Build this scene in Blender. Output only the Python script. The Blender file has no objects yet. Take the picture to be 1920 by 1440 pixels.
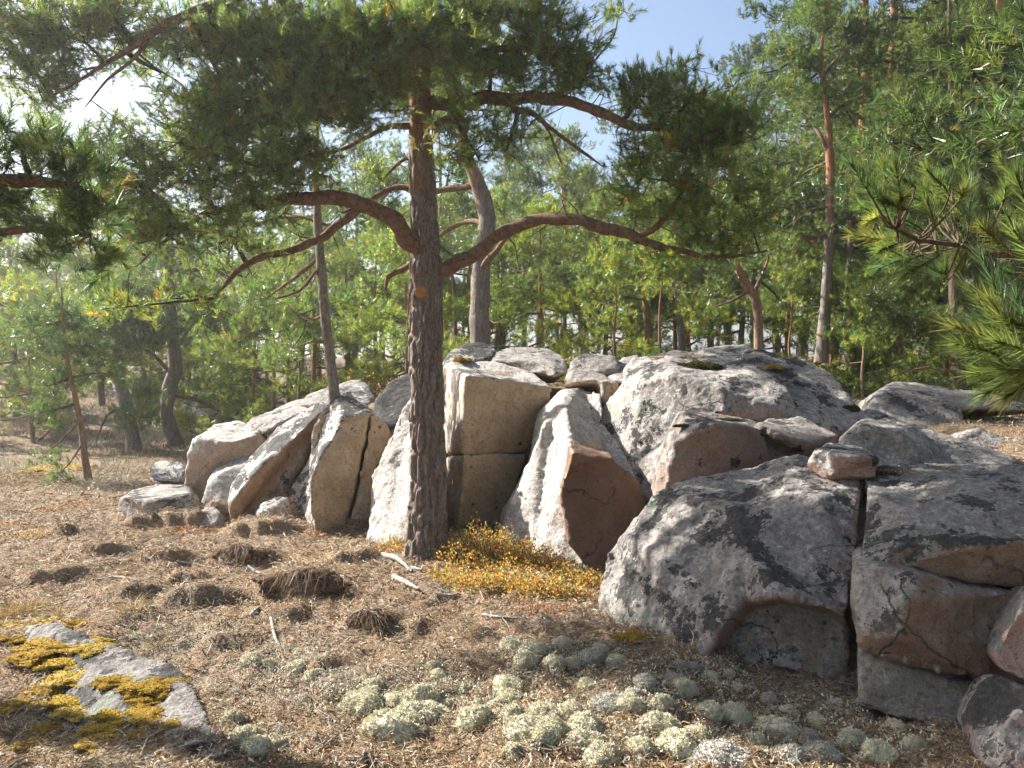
import bpy, bmesh, math, random
import numpy as np
from mathutils import Vector, Matrix
from mathutils.bvhtree import BVHTree

scene = bpy.context.scene
C = scene.collection
R = math.radians
rng = np.random.default_rng(7)
random.seed(7)

# ------------------------------------------------------------------ camera, sky, sun, exposure
EYE = 1.6
F_PX, CX, CY = 1478.0, 960.0, 720.0          # photograph: 1920 x 1440
PITCH = math.atan(40 / F_PX)                  # camera looks slightly down
cam_d = bpy.data.cameras.new('camera')
cam = bpy.data.objects.new('camera', cam_d)
C.objects.link(cam)
cam.location = (0, 0, EYE)
cam.rotation_euler = (math.pi / 2 - PITCH, 0, 0)
cam_d.sensor_fit = 'HORIZONTAL'
cam_d.sensor_width = 36
cam_d.lens = 36 * F_PX / 1920
cam_d.clip_start = 0.05
cam_d.clip_end = 2000
scene.camera = cam

SUN_AZ = R(-65)        # measured from the view direction, negative = left
SUN_EL = R(36)
world = bpy.data.worlds.new('World')
scene.world = world
world.use_nodes = True
wn = world.node_tree.nodes
bg = wn['Background']
sky = wn.new('ShaderNodeTexSky')
sky.sky_type = 'NISHITA'
sky.sun_disc = False
sky.sun_elevation = SUN_EL
sky.sun_rotation = SUN_AZ
sky.air_density = 1.0
sky.dust_density = 2.0
sky.ozone_density = 1.0
world.node_tree.links.new(sky.outputs[0], bg.inputs[0])
bg.inputs[1].default_value = 0.07
sun_d = bpy.data.lights.new('sun', 'SUN')
sun_d.energy = 5.0
sun_d.angle = R(0.53)
sun_d.color = (1.0, 0.955, 0.88)
sun = bpy.data.objects.new('sun', sun_d)
C.objects.link(sun)
SUN = Vector((math.sin(SUN_AZ) * math.cos(SUN_EL), math.cos(SUN_AZ) * math.cos(SUN_EL), math.sin(SUN_EL)))
sun.rotation_euler = SUN.to_track_quat('Z', 'Y').to_euler()
sun.location = (-8, 6, 12)
vs = scene.view_settings
vs.view_transform = 'Standard'
vs.look = 'None'
vs.exposure = 1.75
vs.gamma = 1
scene.render.engine = 'CYCLES'
scene.cycles.use_denoising = True
scene.cycles.use_adaptive_sampling = True
scene.cycles.adaptive_threshold = 0.05
scene.cycles.caustics_reflective = False
scene.cycles.caustics_refractive = False
scene.cycles.max_bounces = 4
scene.cycles.diffuse_bounces = 2
scene.cycles.glossy_bounces = 2
scene.cycles.transmission_bounces = 4
scene.cycles.transparent_max_bounces = 4

# ------------------------------------------------------------------ helpers
_cp, _sp = math.cos(PITCH), math.sin(PITCH)
def at(px, py, Y):
    """photo pixel + distance ahead (metres) -> world point"""
    u, v = (px - CX) / F_PX, -(py - CY) / F_PX
    d = Vector((u, _cp + v * _sp, -_sp + v * _cp))
    return Vector((0, 0, EYE)) + d * (Y / d.y)

_perm = np.random.default_rng(3).permutation(256)
_perm = np.concatenate([_perm, _perm, _perm])
_grad = np.random.default_rng(4).normal(size=(256, 3))
_grad /= np.linalg.norm(_grad, axis=1)[:, None]
def pnoise(p):
    p = np.asarray(p, float)
    i = np.floor(p).astype(int)
    f = p - i
    u = f * f * f * (f * (f * 6 - 15) + 10)
    i &= 255
    out = np.zeros(len(p))
    for dx in (0, 1):
        wx = u[:, 0] if dx else 1 - u[:, 0]
        for dy in (0, 1):
            wy = u[:, 1] if dy else 1 - u[:, 1]
            for dz in (0, 1):
                wz = u[:, 2] if dz else 1 - u[:, 2]
                h = _perm[_perm[_perm[(i[:, 0] + dx) & 255] + ((i[:, 1] + dy) & 255)] + ((i[:, 2] + dz) & 255)]
                g = _grad[h]
                out += wx * wy * wz * (g[:, 0] * (f[:, 0] - dx) + g[:, 1] * (f[:, 1] - dy) + g[:, 2] * (f[:, 2] - dz))
    return out * 1.5
def fbm(p, o=4, ridged=False):
    s, a, t = np.zeros(len(p)), 1.0, 0.0
    q = np.array(p, float)
    for k in range(o):
        n = pnoise(q + k * 17.3)
        s += a * ((1 - 2 * np.abs(n)) if ridged else n)
        t += a
        a *= 0.5
        q = q * 2.03
    return s / t

def smooth01(t):
    t = np.clip(t, 0, 1)
    return t * t * (3 - 2 * t)

def mesh_np(name, verts, tris=None, quads=None, cols=None, smooth=False):
    verts = np.asarray(verts, np.float32)
    me = bpy.data.meshes.new(name)
    me.vertices.add(len(verts))
    me.vertices.foreach_set('co', verts.ravel())
    loops, starts, tot = [], [], 0
    for arr, n in ((tris, 3), (quads, 4)):
        if arr is not None and len(arr):
            arr = np.asarray(arr, np.int32)
            loops.append(arr.ravel())
            starts.append(tot + np.arange(len(arr)) * n)
            tot += arr.size
    loops = np.concatenate(loops)
    starts = np.concatenate(starts).astype(np.int32)
    me.loops.add(tot)
    me.loops.foreach_set('vertex_index', loops)
    me.polygons.add(len(starts))
    me.polygons.foreach_set('loop_start', starts)
    if cols is not None:
        ca = me.color_attributes.new('tint', 'FLOAT_COLOR', 'POINT')
        c4 = np.ones((len(verts), 4), np.float32)
        c4[:, :3] = cols
        ca.data.foreach_set('color', c4.ravel())
    me.update(calc_edges=True)
    me.validate()
    if smooth:
        me.polygons.foreach_set('use_smooth', np.ones(len(me.polygons), bool))
    return me

def link(name, me, mat=None, parent=None, loc=None):
    o = bpy.data.objects.new(name, me)
    C.objects.link(o)
    if mat is not None:
        if len(me.materials) == 0:
            me.materials.append(mat)
    if parent is not None:
        o.parent = parent
    if loc is not None:
        o.location = loc
    return o
def tag(o, label=None, cat=None, group=None, kind=None):
    if label: o['label'] = label
    if cat: o['category'] = cat
    if group: o['group'] = group
    if kind: o['kind'] = kind
    return o
def empty(name, loc):
    o = bpy.data.objects.new(name, None)
    C.objects.link(o)
    o.location = loc
    o.empty_display_size = 0.1
    return o

# ------------------------------------------------------------------ materials
class Mat:
    def __init__(self, name):
        self.m = bpy.data.materials.new(name)
        self.m.use_nodes = True
        self.nt = self.m.node_tree
        self.bsdf = self.nt.nodes['Principled BSDF']
        self.out = self.nt.nodes['Material Output']
    def n(self, t, **kw):
        nd = self.nt.nodes.new('ShaderNode' + t)
        for k, v in kw.items():
            if k[0] == '_':
                nd.inputs[k[1:]].default_value = v
            else:
                setattr(nd, k, v)
        return nd
    def l(self, a, b):
        self.nt.links.new(a, b)
    def val(self, x):
        return x
    def math(self, op, a, b=None, clamp=False):
        nd = self.n('Math', operation=op, use_clamp=clamp)
        for i, x in enumerate((a, b)):
            if x is None: continue
            if isinstance(x, (int, float)): nd.inputs[i].default_value = x
            else: self.l(x, nd.inputs[i])
        return nd.outputs[0]
    def mix(self, fac, a, b, blend='MIX'):
        nd = self.n('Mix', data_type='RGBA', blend_type=blend)
        for i, x in ((0, fac), (6, a), (7, b)):
            if isinstance(x, (int, float)): nd.inputs[i].default_value = x
            elif isinstance(x, (tuple, list)): nd.inputs[i].default_value = (*x, 1)
            else: self.l(x, nd.inputs[i])
        return nd.outputs[2]
    def ramp(self, fac, lo, hi):
        nd = self.n('MapRange', interpolation_type='SMOOTHSTEP')
        self.l(fac, nd.inputs[0])
        nd.inputs[1].default_value, nd.inputs[2].default_value = lo, hi
        return nd.outputs[0]
    def noise(self, vec, scale, detail=4, rough=0.6, dist=0.0):
        nd = self.n('TexNoise', _Scale=scale, _Detail=detail, _Roughness=rough, _Distortion=dist)
        self.l(vec, nd.inputs['Vector'])
        return nd.outputs[0]
    def voro(self, vec, scale, feature='F1', rnd=1.0):
        nd = self.n('TexVoronoi', feature=feature, _Scale=scale, _Randomness=rnd)
        self.l(vec, nd.inputs['Vector'])
        return nd
    def bump(self, h, strength=0.5, dist=0.02, prev=None):
        nd = self.n('Bump', _Strength=strength, _Distance=dist)
        self.l(h, nd.inputs['Height'])
        if prev is not None: self.l(prev, nd.inputs['Normal'])
        return nd.outputs[0]

def rock_material():
    M = Mat('granite')
    tc = M.n('TexCoord'); info = M.n('ObjectInfo'); geo = M.n('NewGeometry')
    off = M.n('VectorMath', operation='SCALE'); off.inputs[0].default_value = (37, 19, 53)
    M.l(info.outputs['Random'], off.inputs['Scale'])
    add = M.n('VectorMath', operation='ADD')
    M.l(tc.outputs['Object'], add.inputs[0]); M.l(off.outputs[0], add.inputs[1])
    v = add.outputs[0]
    weather = M.n('Attribute', attribute_type='OBJECT', attribute_name='weather').outputs['Fac']
    black = M.n('Attribute', attribute_type='OBJECT', attribute_name='black').outputs['Fac']
    sep = M.n('SeparateXYZ'); M.l(geo.outputs['Normal'], sep.inputs[0])
    n_big = M.noise(v, 1.6, 3, 0.6)
    n_mid = M.noise(v, 7, 4, 0.65)
    n_fin = M.noise(v, 38, 3, 0.7)
    n_xf = M.noise(v, 190, 1, 0.7)
    # fresh split face: object colour, varied in large stains, rust streaks and crystals
    nd = M.mix(M.ramp(n_mid, .3, .7), info.outputs['Color'], M.mix(1.0, info.outputs['Color'], (1.35, 1.4, 1.5), 'MULTIPLY'))
    fresh = M.mix(M.math('MULTIPLY', M.ramp(n_big, .42, .66), .6), nd, M.mix(1.0, info.outputs['Color'], (.85, .66, .55), 'MULTIPLY'))
    fresh = M.mix(M.math('MULTIPLY', M.ramp(n_fin, .52, .66), .6), fresh, (0.10, 0.07, 0.05))
    fresh = M.mix(M.math('MULTIPLY', M.ramp(n_xf, .5, .66), .5), fresh, M.mix(1.0, info.outputs['Color'], (1.7, 1.7, 1.7), 'MULTIPLY'))
    # weathered crust
    crust = M.mix(M.ramp(n_mid, .35, .65), (0.20, 0.178, 0.162), (0.36, 0.325, 0.295))
    crust = M.mix(M.math('MULTIPLY', M.ramp(n_fin, .45, .62), .7), crust, (0.13, 0.125, 0.12))
    crust = M.mix(M.math('MULTIPLY', M.ramp(M.noise(v, 21, 5, .8), .56, .61), .75), crust, (0.47, 0.46, 0.43))
    crust = M.mix(M.math('MULTIPLY', M.ramp(M.noise(v, 3.1, 4, .7), .56, .68), .6), crust, (0.23, 0.27, 0.20))
    pale = M.n('Attribute', attribute_type='OBJECT', attribute_name='pale').outputs['Fac']  # per-rock crust gain, carries sun and shade in the colour
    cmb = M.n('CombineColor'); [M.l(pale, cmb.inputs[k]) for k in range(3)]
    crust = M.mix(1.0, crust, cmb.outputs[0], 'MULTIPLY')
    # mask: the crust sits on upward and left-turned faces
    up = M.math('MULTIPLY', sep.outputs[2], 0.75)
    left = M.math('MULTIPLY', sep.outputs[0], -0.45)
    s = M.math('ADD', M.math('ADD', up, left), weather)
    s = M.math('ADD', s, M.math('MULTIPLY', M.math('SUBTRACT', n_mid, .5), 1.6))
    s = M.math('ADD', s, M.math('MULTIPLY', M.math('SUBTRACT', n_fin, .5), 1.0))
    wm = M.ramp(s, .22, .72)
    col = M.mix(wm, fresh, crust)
    # black crustose lichen: ragged patches + round rosettes
    bn = M.math('ADD', M.math('MULTIPLY', M.noise(v, 3.6, 4, 0.7), .72), M.math('MULTIPLY', M.noise(v, 33, 4, .8), .28))
    bs = M.math('ADD', bn, M.math('MULTIPLY', M.math('SUBTRACT', black, .5), .34))
    bs = M.math('ADD', bs, M.math('MULTIPLY', sep.outputs[2], .05))
    bm = M.ramp(bs, .555, .57)
    vo = M.voro(v, 4.3)
    rr = M.math('ADD', vo.outputs['Distance'], M.math('MULTIPLY', M.math('SUBTRACT', n_fin, .5), .5))
    sepc = M.n('SeparateColor'); M.l(vo.outputs['Color'], sepc.inputs[0])
    thr = M.math('MULTIPLY', M.math('MULTIPLY', M.ramp(sepc.outputs[0], .45, 1.0), .42), black)
    ros = M.ramp(M.math('SUBTRACT', thr, rr), -.01, .03)
    vo2 = M.voro(v, 17)
    sepc2 = M.n('SeparateColor'); M.l(vo2.outputs['Color'], sepc2.inputs[0])
    thr2 = M.math('MULTIPLY', M.ramp(sepc2.outputs[0], .55, 1.0), .36)
    rr2 = M.math('ADD', vo2.outputs['Distance'], M.math('MULTIPLY', M.math('SUBTRACT', n_fin, .5), .5))
    ros2 = M.ramp(M.math('SUBTRACT', thr2, rr2), -.01, .03)
    bm = M.math('MAXIMUM', M.math('MULTIPLY', bm, M.math('ADD', M.math('MULTIPLY', wm, .8), .2)), ros)
    bm = M.math('MAXIMUM', bm, M.math('MULTIPLY', M.math('MULTIPLY', ros2, M.ramp(n_mid, .5, .6)), .8))
    bm = M.math('MULTIPLY', bm, M.ramp(black, 0.0, .25))
    lich = M.mix(M.ramp(n_fin, .4, .65), (0.018, 0.018, 0.018), (0.055, 0.053, 0.05))
    col = M.mix(M.math('MULTIPLY', bm, .93), col, lich)
    dv = M.n('VectorMath', operation='ADD'); M.l(v, dv.inputs[0])
    dn = M.n('TexNoise', _Scale=2.2, _Detail=4.0, _Roughness=.65); M.l(v, dn.inputs['Vector'])
    ds = M.n('VectorMath', operation='SCALE'); ds.inputs['Scale'].default_value = .22; M.l(dn.outputs['Color'], ds.inputs[0]); M.l(ds.outputs[0], dv.inputs[1])
    ve = M.voro(dv.outputs[0], 1.15, 'DISTANCE_TO_EDGE')
    crack = M.math('MULTIPLY', M.math('SUBTRACT', 1.0, M.ramp(ve.outputs['Distance'], .001, .008)), M.ramp(n_big, .52, .6))
    col = M.mix(M.math('MULTIPLY', crack, .55), col, (0.03, 0.024, 0.02))
    col = M.mix(.22, col, M.mix(M.ramp(n_xf, .35, .65), (0.55, 0.55, 0.55), (1.35, 1.35, 1.35)), 'MULTIPLY')
    M.l(col, M.bsdf.inputs['Base Color'])
    M.bsdf.inputs['Roughness'].default_value = .86
    M.bsdf.inputs['Specular IOR Level'].default_value = .25
    hh = M.math('ADD', M.math('MULTIPLY', n_mid, .8), M.math('MULTIPLY', n_fin, .42))
    hh = M.math('ADD', hh, M.math('MULTIPLY', n_xf, .10))
    hh = M.math('SUBTRACT', hh, M.math('MULTIPLY', crack, .5))
    b = M.bump(hh, .75, .04)
    M.l(b, M.bsdf.inputs['Normal'])
    return M.m
def ground_material():
    M = Mat('forest_floor')
    tc = M.n('TexCoord'); v = tc.outputs['Object']
    n1 = M.noise(v, .8, 4, .65); n2 = M.noise(v, 6, 4, .7); n3 = M.noise(v, 45, 3, .75); n4 = M.noise(v, 160, 2, .7)
    mp = M.n('Mapping'); mp.inputs['Scale'].default_value = (25, 90, 60); mp.inputs['Rotation'].default_value = (0, 0, .5)
    M.l(v, mp.inputs[0]); n5 = M.noise(mp.outputs[0], 1.5, 4, .7, 1.0)
    c = M.mix(M.ramp(n3, .35, .65), (0.085, 0.058, 0.036), (0.27, 0.19, 0.118))
    c = M.mix(M.math('MULTIPLY', M.ramp(n5, .5, .62), .8), c, (0.46, 0.36, 0.25))
    c = M.mix(M.math('MULTIPLY', M.ramp(n2, .48, .62), .6), c, (0.24, 0.13, 0.07))
    c = M.mix(M.math('MULTIPLY', M.ramp(n4, .52, .66), .5), c, (0.42, 0.36, 0.29))
    c = M.mix(M.math('MULTIPLY', M.ramp(n1, .54, .66), .45), c, (0.26, 0.27, 0.20))
    M.l(c, M.bsdf.inputs['Base Color'])
    M.bsdf.inputs['Roughness'].default_value = .95
    M.bsdf.inputs['Specular IOR Level'].default_value = .1
    hh = M.math('ADD', M.math('MULTIPLY', n2, .8), M.math('MULTIPLY', n3, .8))
    b = M.bump(M.math('ADD', hh, M.math('MULTIPLY', n5, .4)), .8, .035)
    M.l(b, M.bsdf.inputs['Normal'])
    return M.m
def tint_material(name, rough=.8, transl=0.0, spec=.2, gain=1.0, tl_gain=(1.0, 1.0, 1.0), vary=False):
    M = Mat(name)
    a = M.n('Attribute', attribute_name='tint').outputs['Color']
    col = M.mix(1.0, a, (gain, gain, gain), 'MULTIPLY') if gain != 1 else a
    if vary:
        oi = M.n('ObjectInfo')
        wn_ = M.n('TexWhiteNoise', noise_dimensions='1D'); M.l(oi.outputs['Random'], wn_.inputs['W'])
        col = M.mix(1.0, col, M.mix(oi.outputs['Random'], (.68, .74, .86), (1.28, 1.18, .95)), 'MULTIPLY')
        col = M.mix(1.0, col, M.mix(wn_.outputs['Value'], (.8, .8, .8), (1.2, 1.2, 1.2)), 'MULTIPLY')
    M.l(col, M.bsdf.inputs['Base Color'])
    M.bsdf.inputs['Roughness'].default_value = rough
    M.bsdf.inputs['Specular IOR Level'].default_value = spec
    if transl:
        t = M.n('BsdfTranslucent')
        M.l(M.mix(1.0, col, tl_gain, 'MULTIPLY'), t.inputs[0])
        mx = M.n('MixShader'); mx.inputs[0].default_value = transl
        M.l(M.bsdf.outputs[0], mx.inputs[1]); M.l(t.outputs[0], mx.inputs[2])
        M.l(mx.outputs[0], M.out.inputs[0])
    return M.m
def bark_material(name, low, high, z0, z1, pale, zs=.22):
    """grey plated bark below, orange papery bark above (z0..z1 metres over the foot)"""
    M = Mat(name)
    tc = M.n('TexCoord'); v = tc.outputs['Object']
    sep = M.n('SeparateXYZ'); M.l(v, sep.inputs[0])
    mp = M.n('Mapping'); mp.inputs['Scale'].default_value = (1, 1, zs); M.l(v, mp.inputs[0])
    n1 = M.noise(mp.outputs[0], 28, 4, .7, .4); n2 = M.noise(mp.outputs[0], 110, 2, .7); n3 = M.noise(v, 5, 3, .6)
    c = M.mix(M.ramp(n1, .3, .66), tuple(x * .45 for x in low), low)
    c = M.mix(M.math('MULTIPLY', M.ramp(n2, .48, .66), .6), c, pale)
    c = M.mix(M.math('MULTIPLY', M.ramp(n3, .5, .7), .35), c, (0.19, 0.12, 0.08))
    h = M.math('ADD', sep.outputs[2], M.math('MULTIPLY', M.math('SUBTRACT', n3, .5), 1.2))
    nd = M.n('MapRange', interpolation_type='SMOOTHSTEP'); M.l(h, nd.inputs[0])
    nd.inputs[1].default_value, nd.inputs[2].default_value = z0, z1
    o = M.mix(M.ramp(n1, .35, .65), tuple(x * .55 for x in high), high)
    c = M.mix(nd.outputs[0], c, o)
    M.l(c, M.bsdf.inputs['Base Color'])
    M.bsdf.inputs['Roughness'].default_value = .9
    M.bsdf.inputs['Specular IOR Level'].default_value = .15
    b = M.bump(M.math('ADD', n1, M.math('MULTIPLY', n2, .3)), .8, .012)
    M.l(b, M.bsdf.inputs['Normal'])
    return M.m
def plain_material(name, c1, c2, scale, rough=.9, bump=.4, dist=.01):
    M = Mat(name)
    tc = M.n('TexCoord'); v = tc.outputs['Object']
    n = M.noise(v, scale, 6, .7); n2 = M.noise(v, scale * 5, 4, .7)
    c = M.mix(M.ramp(n, .35, .65), c1, c2)
    c = M.mix(M.math('MULTIPLY', M.ramp(n2, .45, .7), .5), c, tuple(min(1, x * 1.5) for x in c2))
    M.l(c, M.bsdf.inputs['Base Color'])
    M.bsdf.inputs['Roughness'].default_value = rough
    M.bsdf.inputs['Specular IOR Level'].default_value = .15
    b = M.bump(n, bump, dist); b = M.bump(n2, bump, dist * .3, b)
    M.l(b, M.bsdf.inputs['Normal'])
    return M.m

MAT_ROCK = rock_material()
MAT_GROUND = ground_material()
MAT_NEEDLE = tint_material('pine_needles', .34, .5, .5, 1.12, (1.75, 1.85, 1.0), vary=True)
MAT_LEAF = tint_material('shrub_leaves', .4, .45, .5, 1.0, (1.7, 1.5, .8))
MAT_LITTER = tint_material('dry_litter', .8, .15, .2)
MAT_LICHEN = tint_material('reindeer_lichen_fuzz', .95, .12, .05)
MAT_MOSS = tint_material('moss_fuzz', .9, .2, .1)
MAT_BARK = bark_material('pine_bark', (0.20, 0.16, 0.13), (0.36, 0.17, 0.085), 3.0, 4.2, (0.36, 0.32, 0.29))
MAT_BARK_BG = bark_material('pine_bark_grey', (0.21, 0.18, 0.155), (0.36, 0.18, 0.095), 1.6, 3.2, (0.38, 0.34, 0.31))
MAT_BARK_ORANGE = bark_material('pine_bark_orange', (0.24, 0.165, 0.115), (0.34, 0.165, 0.085), .3, 1.6, (0.40, 0.31, 0.25))
MAT_LIMB = bark_material('limb_bark', (0.20, 0.13, 0.09), (0.21, 0.13, 0.088), -9, -8, (0.36, 0.3, 0.26), .9)
MAT_TWIG = bark_material('twig_bark', (0.12, 0.085, 0.065), (0.12, 0.085, 0.06), -9, -8, (0.2, 0.17, 0.15))
MAT_DEAD = plain_material('bleached_wood', (0.20, 0.18, 0.16), (0.36, 0.335, 0.305), 30)
MAT_SOIL = plain_material('peat_soil', (0.025, 0.017, 0.012), (0.085, 0.055, 0.036), 22, .95, .9, .02)

MAT_CLOD = plain_material('peat_and_litter', (0.05, 0.033, 0.022), (0.20, 0.135, 0.085), 26, .95, .9, .025)

# ------------------------------------------------------------------ terrain
CLIFF = [(-9, 60), (-6.2, 22), (-4.6, 12), (-3.9, 9.2), (-2.9, 8.3), (-1.8, 7.75), (-0.6, 7.85), (.15, 7.0), (.8, 6.2), (1.05, 5.3), (1.45, 4.75), (2.0, 4.35), (2.8, 3.9), (4.5, 3.0), (9, 0)]
def cliff_dist(x, y):
    """signed distance to the foot of the outcrop, positive behind it"""
    best = np.full(x.shape, 1e9); sgn = np.ones(x.shape)
    for (ax, ay), (bx, by) in zip(CLIFF[:-1], CLIFF[1:]):
        dx, dy = bx - ax, by - ay
        t = np.clip(((x - ax) * dx + (y - ay) * dy) / (dx * dx + dy * dy), 0, 1)
        qx, qy = x - ax - t * dx, y - ay - t * dy
        d = np.hypot(qx, qy)
        s = np.where(dx * qy - dy * qx >= 0, 1.0, -1.0)
        m = d < best
        best = np.where(m, d, best); sgn = np.where(m, s, sgn)
    return best * sgn
CLODS = [  # px, py, width px, height px
    (560, 1118, 150, 46), (448, 1050, 90, 38), (690, 1180, 90, 40), (230, 1128, 90, 40), (355, 1140, 110, 42), (185, 1035, 70, 28),
    (650, 1050, 70, 26), (480, 1000, 110, 34), (770, 1185, 60, 22), (415, 1205, 80, 26), (80, 1085, 80, 26), (300, 1050, 70, 30),
    (345, 985, 90, 40), (410, 975, 60, 24), (265, 985, 60, 24), (120, 1000, 60, 20), (600, 1250, 70, 24), (515, 1160, 90, 22), (330, 1090, 60, 22)]
CLW = []
for px_, py_, w_, h_ in CLODS:
    Y_ = (EYE - .03) * F_PX / (py_ - 680.0)
    CLW.append(((px_ - CX) / F_PX * Y_, Y_, w_ / 2 / F_PX * Y_ * 1.25, h_ / F_PX * Y_ * .75))
def ground_z(x, y, fine=True):
    x = np.asarray(x, float); y = np.asarray(y, float)
    d = cliff_dist(x, y)
    top = np.interp(x, [-9, -5, -3.7, -2.2, -.6, 2.5, 6, 20], [.5, .45, .6, 1.0, 1.36, 1.12, .95, 1.0])
    h = smooth01((d - .12) / np.interp(x, [-.5, 1.2, 2.5], [1.05, 2.6, 4.0])) * top
    h += smooth01((y - 14) / 40) * 1.2
    h += .8 * smooth01((-x - 4.5) / 9) * smooth01((y - 12) / 12)
    p = np.stack([x, y, np.zeros_like(x)], -1).reshape(-1, 3)
    n = fbm(p * .55, 3).reshape(x.shape) * .10
    near = smooth01((d + .1) / 1.0)
    h += n
    h -= .12 * np.exp(-(((x - 1.55) / .75) ** 2 + ((y - 3.75) / .6) ** 2) ** 2)
    h -= .09 * np.exp(-(((x + 2.1) / .9) ** 2 + ((y - 3.9) / .7) ** 2) ** 2)
    # gentle rise towards the tree's foot and the slab in the lower left corner
    h += .05 * np.exp(-((x + .6) ** 2 + (y - 6.2) ** 2) / .8)
    if fine:
        r = fbm(p * 2.3 + 5, 4).reshape(x.shape)
        rid = fbm(p * 5.1 + 9, 4, True).reshape(x.shape)
        w = np.clip((12 - y) / 6, .15, 1)
        h += w * (.06 * r + .045 * rid - .012)
        h += w * .030 * np.abs(fbm(p * 8.5 + 3, 2).reshape(x.shape)) - w * .02 * np.clip(fbm(p * 3.7 + 40, 3).reshape(x.shape), .1, 1)
        h += w * .014 * fbm(p * 19 + 3, 2).reshape(x.shape)
        h += .05 * np.exp(-((d + .05) / .14) ** 2)
        wob = .10 * fbm(p * 4.5 + 21, 3).reshape(x.shape)
        for cx_, cy_, rx_, hz_ in CLW:
            k = (np.abs(x - cx_) < rx_ * 2.2) & (np.abs(y - cy_) < 1.2)
            if not k.any(): continue
            e = y[k] - cy_ - wob[k] - .3 * (x[k] - cx_) ** 2 / rx_
            prof = np.where(e < 0, np.exp(-(e / .035) ** 2), np.exp(-(e / (.14 + rx_ * .7)) ** 2))
            h[k] += hz_ * prof * np.exp(-((x[k] - cx_) / rx_) ** 4)
    return h
def gz(x, y):
    return float(ground_z(np.array([x]), np.array([y]))[0])
def on_ground(px, py, n=14):
    """where the sight line through a photo pixel meets the forest floor"""
    lo, hi = 1.0, 60.0
    Ys = np.concatenate([np.linspace(2.0, 12, 260), np.linspace(12.2, 60, 120)])
    pts = [at(px, py, Y) for Y in Ys]
    z = ground_z(np.array([p.x for p in pts]), Ys)
    for p, zz in zip(pts, z):
        if p.z <= zz:
            return Vector((p.x, p.y, zz))
    return pts[-1]

def axis_steps(lo, hi, step, far_lo, far_hi, growth):
    a = list(np.arange(lo, hi + 1e-6, step))
    s, v = step, a[-1]
    while v < far_hi:
        s *= growth; v += s; a.append(v)
    s, v, b = step, a[0], []
    while v > far_lo:
        s *= growth; v -= s; b.append(v)
    return np.array(b[::-1] + a)
gx = axis_steps(-4.0, 2.6, .031, -400, 400, 1.10)
gy = axis_steps(2.7, 7.8, .031, -60, 700, 1.08)
X, Yg = np.meshgrid(gx, gy)
Z = ground_z(X, Yg)
nx, ny = len(gx), len(gy)
idx = np.arange(nx * ny).reshape(ny, nx)
quads = np.stack([idx[:-1, :-1], idx[:-1, 1:], idx[1:, 1:], idx[1:, :-1]], -1).reshape(-1, 4)
ground = link('ground', mesh_np('ground', np.stack([X, Yg, Z], -1).reshape(-1, 3), quads=quads, smooth=True), MAT_GROUND)
tag(ground, 'brown forest floor of dry needles, peat and litter', None, kind='structure')

# ------------------------------------------------------------------ rocks
def remesh(me, voxel):
    o = bpy.data.objects.new('tmp', me)
    C.objects.link(o)
    md = o.modifiers.new('r', 'REMESH')
    md.mode = 'VOXEL'; md.voxel_size = voxel; md.adaptivity = 0
    dg = bpy.context.evaluated_depsgraph_get()
    res = bpy.data.meshes.new_from_object(o.evaluated_get(dg))
    bpy.data.objects.remove(o)
    return res
def laplace(me, it, lam=.5):
    n = len(me.vertices)
    co = np.empty(n * 3, np.float32); me.vertices.foreach_get('co', co); co = co.reshape(-1, 3).astype(float)
    ed = np.empty(len(me.edges) * 2, np.int32); me.edges.foreach_get('vertices', ed); ed = ed.reshape(-1, 2)
    deg = np.bincount(ed.ravel(), minlength=n).astype(float)[:, None]; deg[deg == 0] = 1
    for _ in range(it):
        s = np.zeros_like(co)
        for k in range(3):
            s[:, k] = np.bincount(ed[:, 0], co[ed[:, 1], k], n) + np.bincount(ed[:, 1], co[ed[:, 0], k], n)
        co += lam * (s / deg - co)
    return co
ROCKS = []
ROCK_GEO = []
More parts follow.
